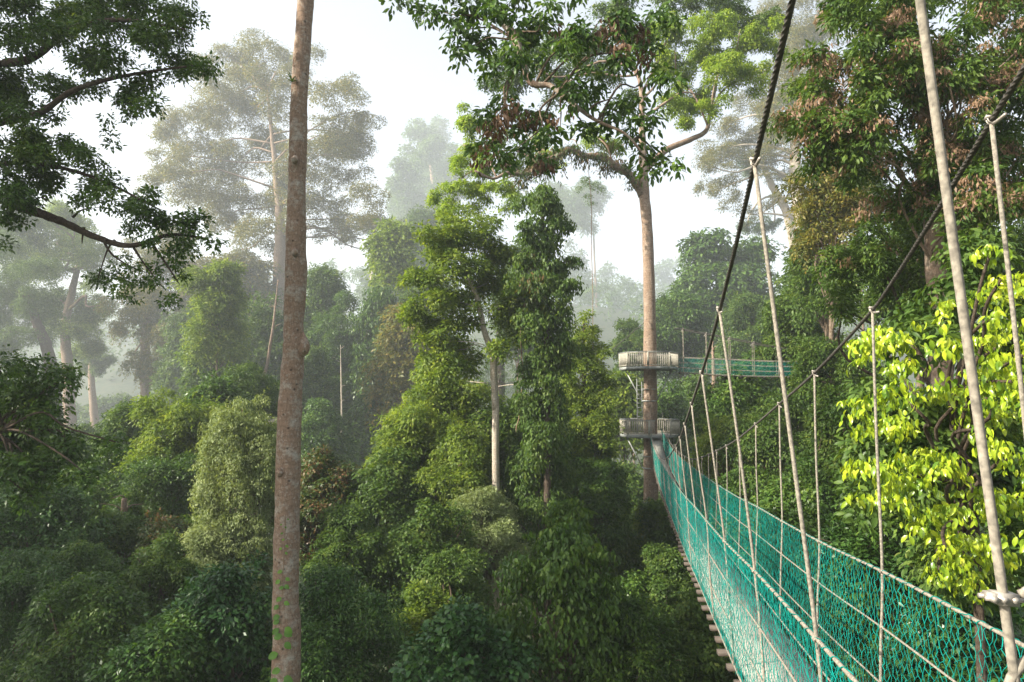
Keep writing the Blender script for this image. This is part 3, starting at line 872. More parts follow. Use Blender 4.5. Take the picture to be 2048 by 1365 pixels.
def fern(label, p, L, n, mat, up=1.0, face=None):
    """bird's nest fern: a rosette of long strap fronds"""
    V = []
    pos = np.repeat(p[None], n, 0); 
    a = rng.random(n) * 2 * math.pi; el = rng.uniform(.25, 1.35, n) * up
    ax = np.stack([np.cos(a) * np.cos(el), np.sin(a) * np.cos(el), np.sin(el)], -1)
    nr = np.stack([-np.cos(a) * np.sin(el), -np.sin(a) * np.sin(el), np.cos(el)], -1)
    v, l, s = leaf_verts(pos, ax, nr, L * (.6 + .6 * rng.random(n)), L * .15, 1)
    o = mesh_np("birds_nest_fern", v, l, s, LM[mat]); tag(o, label, "fern")
fern("spiky bird's nest fern sitting on the arching left limb of the platform tree", at(1222, 312, 49.2), 1.5, 34, 'rusty', 1.0)
fern("small fern tuft perched on the left limb just beside the platform tree trunk", at(1258, 345, 49.6), 1.0, 24, 'mid', .9)

def liana(label, pts, r, leaves=None, mat='mid', name="liana"):
    mb = MB(); q = spline(pts, 60); q = q + np.cumsum(rng.normal(size=q.shape), 0) * r * .5
    root = empty(name, q[-1]); tag(root, label, "liana")
    mb.tube(q, r, 6, True, .2); mb.build("stem", M_ROOT, root, True)
    if leaves is not None:
        v, l, s = foliage(leaves, .2, .5, 'tuft', .42, .2, cap=3000)
        mesh_np("leaves", v, l, s, LM[mat], root)
liana("thin hanging liana with leaf sprays, from the arched limb down to the dark bush", [at(1176, 318, 47), at(1181, 400, 47), at(1184, 560, 47), at(1186, 720, 47), at(1189, 900, 46), at(1192, 1060, 44)], .025,
      clumps_px([(1172, 362, 14, 47), (1190, 372, 14, 47), (1205, 380, 9, 47), (1176, 395, 10, 47), (1184, 408, 8, 47), (1160, 378, 9, 47)], 47))

liana("slack brown vine hanging in the shade behind the winding trunk", [at(1060, 560, 38), at(1048, 650, 38), at(1052, 760, 38), at(1040, 860, 38)], .035)
# ------------------------------------------------------------------ tall trunk in front
def front_tree():
    Yf = 19.0
    base = at(566, 1365, Yf); base[2] = float(ground_z(base[0], Yf)); base[0] -= .25
    root = empty("tall_tree", base)
    tag(root, "nearest tall bare trunk, brown with pale lichen patches, branch of brown-tipped leaves overhead", "tree")
    C_ = [(543, 597, 1400), (546, 596, 1200), (551, 599, 1000), (555, 602, 850), (563, 606, 740), (567, 611, 690), (568, 606, 650), (570, 614, 560), (572, 612, 470), (576, 611, 380), (578, 614, 300), (581, 615, 200), (586, 620, 120), (595, 628, 0), (603, 634, -120), (610, 638, -260), (616, 640, -520), (620, 642, -800)]
    ctr = [base] + [at((a + b) / 2, y, Yf) for a, b, y in C_]
    rad = [.55] + [(b - a) / 2 * Yf / FPX for a, b, y in C_]
    p = spline(ctr, 160); rr = np.interp(np.linspace(0, 1, 160), np.linspace(0, 1, len(rad)), rad)
    ph = np.linspace(0, 1, 160)
    mb = MB()
    rr = rr * (1 + .018 * np.sin(ph * 140) + .015 * rng.normal(size=160))
    mb.tube(p, rr, 26, True, .035)
    bulge = at(604, 690, Yf - .1)
    mb.tube(spline([bulge + [0, 0, -.35], bulge + [.05, 0, -.05], bulge + [.02, 0, .35]], 9), [.03, .09, .14, .17, .17, .15, .11, .07, .02], 12, True, .15)
    for x, y in ((590, 320), (560, 945), (590, 505)):
        k = at(x, y, Yf - .32)
        mb.tube(spline([k + [0, 0, -.12], k + [.0, -.03, 0], k + [0, 0, .12]], 6), [.03, .08, .1, .09, .07, .02], 9, True, .3)
    top = p[-1]
    limbs_top = [top + np.array([a, b, h]) for a, b, h in ((-4, 2, 3), (3, 3, 4), (1, -4, 4), (5, -1, 2.5), (-3, -3, 3.5))]
    for q in limbs_top: limb(mb, top - [0, 0, .5], q, .16, .04)
    # the branch that reaches over the middle of the view
    k0 = p[150]
    B = [k0, k0 + np.array([3.2, -1.8, -1.5]), at(940, -130, 15.6), at(985, 5, 15), at(1030, 78, 15), at(1060, 162, 15), at(1100, 172, 14.9), at(1138, 202, 14.8), at(1190, 240, 14.7), at(1250, 268, 14.6), at(1290, 312, 14.6)]
    b = spline(B, 90); mb.tube(b, np.interp(np.linspace(0, 1, 90), [0, .25, .45, .6, 1], [.2, .12, .085, .06, .018]), 9, True, .22)
    mb.build("trunk", BM['brown'], root, True)
    sub = MB(); tips = [(850, 15), (900, 40), (940, 100), (930, 60), (1010, 120), (1080, 50), (1150, 45), (1230, 40), (1280, 80), (1310, 140), (1240, 110), (1000, 210), (970, 260), (965, 300), (1030, 300), (1060, 330), (1120, 260), (1170, 200), (1230, 195), (1290, 230), (1320, 320), (1300, 345), (1170, 260)]
    bb = b[36:]
    for x, y in tips:
        e = at(x, y, 15 + rng.normal() * .5)
        k = int(np.argmin(np.linalg.norm(bb - e, axis=1))); k = max(0, k - 6)
        limb(sub, bb[k], e, .032, .008, .1, 5)
    sub.build("branches", BM['limb'], root, True)
    cl = [(800, 2, 22), (838, 10, 26), (880, 28, 28), (925, 22, 30), (930, 60, 30), (962, 100, 32), (925, 108, 20), (910, 92, 14), (1020, 115, 36), (1062, 62, 42), (1000, 30, 36), (1100, 40, 42), (1160, 50, 38), (1220, 40, 42), (1272, 62, 36), (1290, 108, 32), (1240, 112, 30), (1312, 142, 24), (1342, 152, 15),
          (1010, 205, 30), (980, 240, 30), (1042, 232, 32), (1090, 222, 30), (1150, 190, 34), (1200, 180, 34), (1250, 205, 32), (1288, 235, 28), (962, 290, 30), (1000, 302, 26), (1050, 292, 24), (1100, 262, 30), (1160, 252, 26), (1215, 255, 22), (1290, 300, 20), (1325, 312, 20), (1345, 330, 12), (1300, 350, 12), (1092, 330, 16), (1075, 310, 14), (1180, 140, 22), (1130, 95, 28), (1085, 120, 24), (985, 130, 24), (1050, -20, 40), (1150, -20, 40), (1250, -20, 40), (900, -20, 34), (960, -20, 36), (1330, 30, 30), (1265, 265, 22)]
    c3 = clumps_px(cl, 14.9, 1.0); s3 = np.repeat(c3, 3, 0); n = len(s3)
    s3[:, :3] += norm(rng.normal(size=(n, 3))) * s3[:, 3:4] * .7; s3[:, 3:6] *= .55
    v, l, s = foliage(s3, .17, 1.0, 'tuft', .42, .15, 1, 6, .8, 26000)
    mesh_np("crown", v, l, s, LM['dark'], root)
    dd = [(1240, 105, 26), (1285, 112, 22), (1210, 50, 26), (1160, 60, 18), (1020, 225, 28), (985, 255, 28), (970, 310, 24), (1010, 310, 22), (1060, 240, 22), (1100, 250, 20), (1082, 325, 18), (1120, 60, 16), (1010, 250, 26), (1280, 60, 20), (1150, 215, 14)]
    v, l, s = foliage(clumps_px(dd, 14.8, .7), .15, .42, 'hang', .36, .0, 1, 6, 1, 4000)
    mesh_np("withered_leaves", v, l, s, LM['dead'], root)
    tops = np.array([[*q, 2.2, 2.2, 1.5] for q in limbs_top + [top + np.array([0, 0, 4])]])
    v, l, s = foliage(tops, .3, .9, cap=9000)
    mesh_np("top_crown", v, l, s, LM['dark'], root)
    fern("tiny fern tuft growing on the tall front trunk high up near its left edge", at(584, 165, Yf - .3), .28, 16, 'mid', .9)
    # creeper with heart shaped leaves up the lower trunk
    cr = empty("creeper", at(556, 1365, Yf - .36)); tag(cr, "light green creeper with paired round leaves climbing the lower front trunk", "creeper")
    path = [(560, 1400), (562, 1330), (563, 1260), (565, 1190), (567, 1130), (568, 1090), (570, 1060), (571, 1030)]
    q = spline([at(x, y, Yf - .33) for x, y in path], 40); m2 = MB(); m2.tube(q, .012, 5); m2.build("stem", M_ROOT, cr, True)
    P, A, N, Ls = [], [], [], []
    for i, y in enumerate(np.linspace(1390, 1040, 44)):
        x = np.interp(-y, [-p_[1] for p_ in path], [p_[0] for p_ in path]); sg = 1 if i % 2 else -1
        big = np.interp(y, [1040, 1130, 1250, 1390], [.06, .12, .22, .30])
        if rng.random() < (.45 if y < 1150 else .2): continue
        P.append(at(x + sg * 3 + rng.normal() * 2.5, y + rng.normal() * 3, Yf - .36 - .03 * rng.random())); A.append([sg * (.6 + .3 * rng.random()), -.14, -.15 - .5 * rng.random()]); N.append([.1 * rng.normal(), -1, .45]); Ls.append(big * (.85 + .3 * rng.random()))
    v, l, s = leaf_verts(np.array(P), np.array(A), norm(np.array(N)), np.array(Ls), np.array(Ls) * .72, 1)
    mesh_np("leaves", v, l, s, LM['creeper'], cr)
LM['creeper'] = leaf_mat("leaf_creeper", [(0, G(.06,.14,.02)), (.5, G(.11,.25,.03)), (1, G(.20,.34,.05))], .35, .4)
front_tree()

# ------------------------------------------------------------------ left foreground trees
def left_tree():
    Yl = 17.0
    tx, ty = -16.5, 15.0
    b = np.array([tx, ty, float(ground_z(tx, ty))])
    pts = [b, np.array([tx + .2, ty, -10]), np.array([tx, ty, 0]), np.array([tx - .3, ty + .3, 9]), np.array([tx, ty, 15])]
    root = empty("overhanging_tree", b); tag(root, "dark leafy tree at the upper left edge reaching branches across the white sky", "tree")
    mb = MB(); p = trunk_tube(mb, pts, (.6, .5, .42, .35, .2), 14, .1, 40)
    def br(px, r0, r1, z0):
        q = spline([np.array([tx, ty, z0])] + [at(x, y, Yl + d) for x, y, d in px], 50)
        mb.tube(q, np.linspace(r0, r1, 50), 8, True, .2); return q
    br([(-60, 395, 0), (40, 415, 0), (120, 442, 0), (185, 472, -.2), (260, 492, -.3), (340, 470, -.4), (415, 478, -.5)], .16, .025, 3.5)
    br([(-40, 130, .5), (60, 118, .3), (140, 60, 0), (240, 40, -.3), (370, 60, -.5)], .15, .03, 7)
    br([(-40, 250, .5), (70, 230, 0), (150, 180, -.3), (260, 150, -.5), (400, 130, -.6)], .13, .02, 5.5)
    br([(0, 330, .5), (90, 330, 0), (200, 360, -.3), (320, 420, -.5)], .09, .02, 4.2)
    for pth in ([(205, 478), (225, 510), (265, 535), (300, 548)], [(265, 492), (290, 530), (330, 580)], [(230, 480), (215, 500), (195, 560)], [(62, 412), (80, 395), (110, 410)], [(145, 435), (165, 420), (200, 415)], [(168, 455), (165, 475), (164, 488)], [(300, 480), (340, 540), (360, 570)]):
        q = spline([at(x, y, Yl - .2) for x, y in pth], 14); mb.tube(q, np.linspace(.035, .008, 14), 5, True, .2)
    mb.build("trunk", BM['dark'], root, True)
    cl = [(30, 20, 60), (100, 20, 60), (170, 20, 60), (240, 20, 60), (310, 15, 55), (360, 50, 40), (385, 20, 25), (50, 90, 55), (130, 95, 55), (210, 90, 55), (280, 90, 50), (340, 95, 36), (380, 120, 34), (408, 145, 24), (425, 125, 14), (360, 150, 18), (280, 165, 36), (240, 195, 36), (300, 200, 26), (200, 150, 40), (150, 160, 32), (265, 228, 18), (110, 180, 34), (50, 190, 55), (20, 150, 55), (20, 260, 55), (70, 250, 34), (100, 225, 22),
          (25, 310, 50), (80, 290, 36), (130, 285, 30), (160, 310, 28), (195, 325, 28), (60, 350, 44), (120, 350, 34), (180, 360, 32), (225, 365, 24), (20, 400, 45), (90, 385, 24), (160, 390, 22), (215, 400, 26), (250, 400, 30), (290, 400, 28), (300, 430, 28), (335, 440, 28), (360, 455, 26), (395, 450, 26), (415, 478, 20), (380, 490, 20), (340, 490, 24), (300, 480, 22), (265, 465, 22), (20, 445, 25), (45, 450, 16), (5, 490, 14),
          (205, 555, 18), (225, 545, 15), (250, 560, 16), (240, 580, 12), (180, 560, 10), (290, 565, 16), (320, 560, 14), (340, 590, 13), (330, 605, 10), (262, 530, 12), (300, 530, 13), (360, 545, 12), (240, 515, 8), (265, 598, 8), (350, 520, 14), (215, 240, 10), (220, 265, 6), (225, 285, 6),
          (-60, 60, 60), (-60, 200, 60), (-60, 330, 60), (-120, 130, 60), (-140, 300, 60), (-60, 440, 40), (-180, 40, 70), (-220, 200, 70)]
    c3 = clumps_px(cl, Yl, 1.3); s3 = np.repeat(c3, 3, 0); n = len(s3)
    s3[:, :3] += norm(rng.normal(size=(n, 3))) * s3[:, 3:4] * .7; s3[:, 3:6] *= .6
    v, l, s = foliage(s3, .125, 1.15, 'tuft', .44, .1, 0, 7, .45, 130000)
    mesh_np("crown", v, l, s, LM['dark'], root)
    hi = np.array([[tx + a, ty + d, z, 3.2, 3.2, 2.4] for a, d, z in ((-3, 0, 14), (2, 3, 16), (0, -3, 15), (-4, 4, 10), (-3, -5, 9), (-5, 0, 5), (-2, -4, 3), (3, -4, 13))])
    v, l, s = foliage(hi, .34, 1.1, cap=16000)
    mesh_np("outer_crown", v, l, s, LM['dark'], root)
left_tree()

cl = clumps_px([(20, 745, 38), (60, 750, 34), (100, 770, 30), (30, 800, 45), (80, 800, 40), (60, 860, 45), (120, 850, 36), (150, 880, 26), (185, 862, 18), (190, 895, 16), (110, 915, 40), (40, 920, 45), (160, 930, 26), (20, 870, 40), (0, 780, 40), (190, 930, 10), (135, 815, 14), (-40, 820, 50), (-40, 920, 50), (75, 960, 30)], 19, 1.3)
lt = at(-330, 1200, 19); lt[2] = float(ground_z(lt[0], 19.0))
tree("forest_tree", "dark tree leaning in at the left edge below the overhanging branch", "tree", np.repeat(cl, 2, 0) + np.pad(rng.normal(size=(40, 3)) * .25, ((0, 0), (0, 3))), 'dark', .15, [lt, at(-320, 1100, 19), at(-200, 960, 19), at(-30, 880, 19), at(60, 830, 19)], (.3, .2, .14, .07), 'dark', .9, limbs=.5, cap=40000)

# ------------------------------------------------------------------ hazy emergent trees
def px_tree(label, Y, trunk, tr, cl, mat, L, bark='grey', name="emergent_tree", cov=1.0, sub=6, limbs=.55, dY=4, style='tuft', droop=.4, extra=None, cap=130000, squash=.75, limb_from=.6, group=None):
    Y0 = Y; Y = far(Y)
    cov = cov * (1.7 if Y > 60 else 1)
    tp = [at(x, y, Y) for x, y in trunk]
    b = tp[0].copy(); b[2] = float(ground_z(b[0], b[1]))
    if tp[0][2] > b[2] + .5: tp = [b] + tp
    c3 = clumps_px(cl, Y, dY * Y / 90, squash, 1.3 if Y > 60 else (1.0 if mat == 'bright' else .92))
    s3 = np.repeat(c3, sub, 0); n = len(s3)
    if sub > 1:
        s3[:, :3] += norm(rng.normal(size=(n, 3))) * s3[:, 3:4] * (.4 + .6 * rng.random((n, 1))); s3[:, 3:6] *= .36 + .32 * rng.random((n, 1))
    root = empty(name, tp[0]); tag(root, label, "tree", group)
    mb = MB(); p = trunk_tube(mb, tp, np.array(tr) * (Y / Y0), 14, .1, 40)
    for q in c3:
        if rng.random() < limbs:
            d = np.linalg.norm(p - q[:3], axis=1) + np.clip(p[:, 2] - q[2] + .2, 0, 99) * 1.2
            k = max(int(40 * limb_from), int(np.argmin(d))); k = min(k, 39)
            limb(mb, p[k], q[:3], min(tr[-1] * .7, .17) * Y / 70, .05 * Y / 80, .08)
    mb.build("trunk", BM[bark], root, True)
    L = L * max(1, Y / 140) if Y > 60 else L
    v, l, s = foliage(s3, L, cov * 1.3, style, .45, .3, 0, 12, droop, cap)
    mesh_np("crown", v, l, s, LM[mat], root)
    for nm, c4, m4, L4, cv4, st4 in (extra or []):
        v, l, s = foliage(clumps_px(c4, Y, dY), L4, cv4, st4, .4, .1, cap=9000); mesh_np(nm, v, l, s, LM[m4], root)
    return root

px_tree("huge misty tree with a broad golden green crown behind the front trunk", 86, [(556, 830), (557, 700), (559, 560), (561, 470), (555, 380), (545, 280), (535, 180)], (1.6, 1.0, .85, .8, .5, .3, .15),
        [(480, 120, 40), (450, 110, 24), (520, 130, 34), (560, 140, 36), (600, 120, 30), (430, 160, 36), (410, 210, 42), (370, 235, 34), (330, 250, 26), (470, 190, 44), (510, 230, 46), (560, 210, 42), (690, 195, 36), (655, 215, 36), (720, 220, 26), (735, 260, 26), (700, 270, 38), (640, 270, 42), (350, 290, 30), (310, 335, 30), (345, 350, 36), (390, 330, 40), (430, 290, 40), (470, 330, 42), (520, 310, 46), (570, 320, 40), (620, 330, 42), (670, 320, 40), (715, 320, 30), (690, 370, 34), (735, 390, 26), (650, 400, 34), (600, 390, 36), (560, 390, 38), (510, 390, 40), (460, 400, 36), (410, 400, 34), (370, 390, 28), (300, 370, 20), (740, 440, 34), (770, 470, 30), (710, 470, 34), (680, 440, 28), (790, 490, 20), (640, 460, 20), (510, 450, 36), (480, 500, 34), (540, 480, 34), (450, 460, 28), (580, 450, 30), (500, 545, 28), (470, 430, 30), (760, 500, 18), (420, 440, 18)],
        'olive', .42, 'grey', cov=1.7, dY=9, limbs=.5, limb_from=.55, cap=230000)
px_tree("fog-veiled tree at far left with twin-looking grey limbs above pale trunk", 80, [(140, 860), (138, 790), (136, 740), (130, 660), (145, 580), (160, 520)], (1.3, .62, .6, .55, .4, .25),
        [(60, 460, 40), (110, 470, 40), (160, 490, 36), (200, 530, 30), (120, 520, 44), (70, 530, 40), (180, 570, 24), (150, 620, 36), (185, 640, 30), (130, 680, 36), (170, 690, 26), (100, 600, 34), (205, 610, 16), (90, 420, 30), (140, 440, 30), (190, 700, 16)], 'bright', .38, 'grey', cov=1.1, dY=6)
px_tree("misty tree at the left edge with a dark forked trunk", 74, [(108, 860), (108, 780), (95, 700), (75, 650), (60, 600)], (1.2, .7, .62, .5, .3),
        [(20, 480, 45), (10, 540, 45), (40, 590, 36), (70, 620, 30), (15, 640, 40), (40, 680, 34), (0, 700, 34), (80, 560, 34), (100, 640, 26), (30, 430, 34), (-40, 560, 60), (-40, 660, 50)], 'mid', .35, 'dark', cov=.8, dY=6)
px_tree("slim fog-veiled tree with small flat crown right of the pale trunk at far left", 88, [(190, 860), (186, 800), (182, 740), (190, 700), (196, 690)], (.9, .5, .4, .3, .2),
        [(185, 705, 16), (200, 712, 13), (170, 718, 14), (193, 728, 14), (210, 722, 10), (180, 735, 12)], 'mid', .34, 'grey', cov=1.1, dY=2)
px_tree("vine-hung pale trunk with shaggy grey green crown between valley mist and front trunk", 78, [(290, 850), (290, 790), (288, 720), (292, 650), (300, 590), (310, 530)], (1.0, .48, .46, .44, .36, .2),
        [(300, 520, 34), (340, 500, 36), (270, 560, 30), (310, 570, 38), (350, 550, 40), (380, 590, 34), (330, 620, 40), (300, 650, 24), (345, 670, 36), (250, 620, 26), (235, 650, 20), (320, 720, 30), (270, 720, 18), (300, 750, 20), (340, 740, 30), (370, 660, 36), (285, 600, 22), (395, 530, 30)], 'olive', .34, 'grey', cov=.9, dY=4, style='drape')
px_tree("pale distant tree with layered crown in the bright mist right of the front trunk", 175, [(885, 640), (880, 520), (875, 440), (868, 380), (860, 320)], (1.6, 1.0, .9, .7, .4),
        [(835, 285, 26), (870, 275, 22), (890, 300, 26), (850, 320, 28), (820, 330, 24), (880, 340, 26), (810, 375, 26), (845, 370, 28), (880, 385, 28), (830, 410, 26), (800, 400, 20), (790, 420, 16), (865, 430, 26), (900, 420, 26), (840, 460, 24), (810, 450, 18), (880, 470, 30), (910, 330, 24)], 'mid', .62, 'grey', cov=.8, dY=10)
px_tree("ghostly tree in deep mist showing right of the vine columns", 170, [(1195, 640), (1190, 540), (1185, 450), (1170, 410)], (.4, .25, .2, .12),
        [(1150, 400, 26), (1180, 415, 24), (1130, 430, 26), (1160, 440, 24), (1190, 395, 20), (1110, 400, 26), (1170, 375, 16)], 'mid', .6, 'grey', cov=.7, dY=8)
px_tree("tall misty tree with pinkish trunk and thin crown at upper right", 82, [(1606, 620), (1604, 545), (1600, 450), (1592, 360), (1590, 270), (1588, 180)], (1.4, .95, .9, .75, .6, .35),
        [(1450, 250, 26), (1490, 270, 34), (1440, 300, 30), (1410, 330, 20), (1480, 320, 34), (1530, 250, 40), (1560, 300, 36), (1520, 320, 26), (1450, 355, 22), (1420, 385, 18), (1395, 380, 12), (1540, 200, 40), (1590, 210, 44), (1630, 260, 34), (1500, 210, 30), (1570, 130, 44), (1620, 120, 40), (1600, 60, 44), (1650, 70, 40), (1560, 60, 40), (1640, 170, 40), (1470, 390, 20), (1460, 420, 16), (1500, 430, 16), (1540, 400, 20), (1560, 30, 34), (1640, 15, 40), (1570, 360, 20), (1640, 330, 30), (1500, 160, 30)],
        'olive', .36, 'pale', cov=.55, dY=7, limbs=.6, limb_from=.45)
px_tree("second misty trunk leaning left of the pinkish trunk with a bare fork", 84, [(1600, 600), (1595, 545), (1575, 430), (1548, 380), (1530, 340), (1515, 320)], (.9, .62, .55, .5, .35, .2),
        [(1520, 445, 16), (1495, 455, 12), (1545, 450, 12), (1505, 335, 22)], 'mid', .36, 'pale', cov=.7, dY=3, limbs=.8)

# the big middle trees wrapped in climbers
px_tree("vine-laden bright tree in the middle with a pale winding trunk", 38.5, [(992, 870), (991, 820), (988, 760), (985, 710), (968, 660), (955, 600), (930, 540), (900, 480)], (.24, .2, .2, .2, .18, .15, .12, .07),
        [(905, 440, 30), (930, 470, 36), (900, 490, 34), (960, 460, 34), (880, 520, 32), (925, 530, 38), (970, 520, 36), (840, 560, 28), (875, 580, 34), (830, 610, 26), (860, 640, 30), (920, 590, 38), (960, 570, 34), (1000, 560, 34), (900, 640, 38), (940, 640, 30), (870, 690, 32), (910, 700, 36), (1010, 620, 34), (1030, 660, 30), (1000, 700, 22), (890, 740, 34), (850, 740, 28), (940, 730, 28), (980, 480, 28), (1010, 510, 30), (1040, 590, 26), (820, 560, 18), (815, 640, 16), (860, 470, 20), (992, 885, 34, 37.4), (980, 925, 34, 37.4), (1008, 940, 34, 37.4), (968, 885, 26, 37.4), (1015, 900, 26, 37.4)],
        'bright', .24, 'pale', name="vine_covered_tree", cov=1.0, dY=2.6, limbs=.5, limb_from=.35, cap=70000)
px_tree("tall column of climbers draped over a hidden trunk between winding trunk and liana", 38, [(1095, 900), (1093, 700), (1090, 550), (1085, 420)], (.3, .15, .13, .1),
        [(1085, 390, 30), (1060, 400, 24), (1110, 410, 30), (1090, 440, 34), (1130, 450, 20), (1060, 460, 26), (1100, 480, 34), (1075, 510, 34), (1115, 530, 34), (1085, 560, 38), (1060, 590, 34), (1120, 580, 34), (1095, 620, 38), (1130, 630, 28), (1070, 650, 36), (1110, 670, 36), (1085, 710, 38), (1120, 720, 30), (1065, 740, 34), (1100, 770, 36), (1040, 520, 24), (1030, 560, 26), (1145, 570, 16), (1150, 520, 14), (1140, 690, 20), (1050, 790, 34), (1090, 820, 34), (1120, 800, 28), (1075, 860, 34), (1112, 870, 32), (1060, 910, 34), (1100, 920, 34), (1092, 800, 20, 37.2), (1096, 840, 20, 37.2), (1088, 880, 22, 37.2), (1095, 930, 24, 37.2), (1090, 975, 26, 37.2), (1096, 1010, 26, 37.2)],
        'mid', .24, 'dark', name="vine_covered_tree", cov=1.0, dY=2.2, style='drape', limbs=.2, cap=70000, extra=[("dry_vines", [(1070, 520, 26), (1060, 560, 26), (1075, 600, 24), (1065, 660, 22), (1085, 700, 22), (1075, 740, 22)], 'rusty', .3, .35, 'hang')])
px_tree("dark leafy column behind the winding trunk, half in mist", 66, [(1000, 840), (1000, 700), (1000, 600)], (.6, .45, .3),
        [(1000, 600, 40), (1040, 620, 36), (1020, 660, 40), (1050, 700, 36), (1010, 730, 40), (1040, 760, 40), (1000, 790, 40), (1050, 810, 36), (970, 790, 34), (1030, 560, 34), (960, 720, 30)], 'dark', .28, 'dark', name="vine_covered_tree", cov=1.0, dY=3, cap=34000)
px_tree("bright pointed tree shaped like a cone standing left of the platforms", 46.5, [(1168, 1000), (1168, 800), (1168, 640)], (.4, .25, .06),
        [(1172, 632, 9), (1168, 655, 16), (1185, 665, 14), (1160, 680, 20), (1190, 690, 20), (1205, 705, 12), (1145, 700, 16), (1170, 710, 26), (1150, 735, 26), (1190, 735, 26), (1130, 755, 22), (1170, 765, 32), (1200, 770, 26), (1140, 790, 30), (1180, 805, 34), (1205, 800, 20), (1130, 820, 24), (1152, 840, 32), (1190, 845, 32), (1205, 835, 20), (1115, 865, 30), (1160, 880, 34), (1190, 890, 28), (1100, 800, 16), (1130, 905, 34), (1185, 925, 34)],
        'bright', .21, 'dark', name="vine_covered_tree", cov=1.0, dY=1.4, limbs=.3, cap=60000)

# ------------------------------------------------------------------ right side: near trees
RP = [(1690, -30), (1640, 90), (1590, 200), (1575, 265), (1610, 310), (1660, 340), (1720, 380), (1800, 420), (1870, 430), (2100, 440), (2140, -40)]
rc = poly_clumps(RP, 170, 26, 46, 17, 2.4)
s3 = np.repeat(rc, 2, 0); s3[:, :3] += norm(rng.normal(size=(len(s3), 3))) * s3[:, 3:4] * .7; s3[:, 3:6] *= .62
yc_ = rc[rng.random(len(rc)) < .62].copy(); yc_[:, 3:6] *= .95
TR = [at(1886, 1100, 18), at(1884, 800, 18), at(1880, 640, 18), at(1872, 520, 18), at(1862, 400, 18), at(1855, 250, 18), at(1850, 100, 18), at(1846, -60, 18)]
tb = TR[0].copy(); tb[2] = float(ground_z(tb[0], tb[1]))
tree("broadleaf_tree", "dark green tree at upper right covered in brownish pink young leaves", "tree", s3, 'mid', .17, [tb] + TR, (.42, .3, .27, .25, .24, .22, .2, .14, .07), 'grey', 1.2, 'tuft', .36, .1, .5,
     droop=.7, cap=110000, extra=[("young_leaves", foliage(yc_, .13, .38, 'hang', .32, .6, 0, 8, 1, 30000), 'young')])
RP2 = [(1700, 430), (1790, 400), (1900, 420), (2090, 430), (2100, 560), (1980, 560), (1900, 640), (1820, 640), (1740, 700), (1660, 650), (1640, 560), (1700, 510)]
rc = poly_clumps(RP2, 52, 26, 46, 21, 2)
s3 = np.repeat(rc, 2, 0); s3[:, :3] += norm(rng.normal(size=(len(s3), 3))) * s3[:, 3:4] * .7; s3[:, 3:6] *= .62
yc_ = clumps_px([(1740, 400, 18), (1720, 425, 14), (1765, 405, 14), (1790, 420, 14), (1765, 490, 10), (1690, 520, 10), (1850, 395, 12), (1880, 410, 12), (1960, 420, 12), (1920, 450, 10)], 19.5, .5)
tree("broadleaf_tree", "green tree with few scattered reddish leaves below the brownish pink one", "tree", s3, 'mid', .15, None, (.25, .15), 'dark', 1.15, 'tuft', .38, .2, .4, droop=.6, cap=60000,
     extra=[("young_leaves", foliage(yc_, .15, .7, 'hang', .3, .1, 0, 6, 1, 3000), 'young')])

YP = [(1700, 700), (1760, 640), (1840, 625), (1900, 575), (1950, 500), (2080, 470), (2150, 700), (2150, 950), (2070, 1060), (1985, 1190), (1900, 1190), (1850, 1130), (1760, 1070), (1700, 990), (1740, 900), (1690, 800)]
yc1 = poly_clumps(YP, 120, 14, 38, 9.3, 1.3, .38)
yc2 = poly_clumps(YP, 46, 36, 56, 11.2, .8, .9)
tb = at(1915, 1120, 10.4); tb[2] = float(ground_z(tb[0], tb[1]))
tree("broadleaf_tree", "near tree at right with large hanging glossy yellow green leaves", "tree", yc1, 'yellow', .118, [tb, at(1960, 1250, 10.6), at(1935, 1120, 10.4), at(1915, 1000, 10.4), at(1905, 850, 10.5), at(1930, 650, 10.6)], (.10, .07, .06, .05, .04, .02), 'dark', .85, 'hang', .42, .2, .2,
     shape=1, per=5, up=.2, cap=27000, limb_r=.06, extra=[("inner_green_leaves", foliage(yc2, .16, .9, 'tuft', .42, .3, 1, 5, .7, 12000), 'mid')])  # mid-green leaves set deeper in the crown, behind the yellow ones

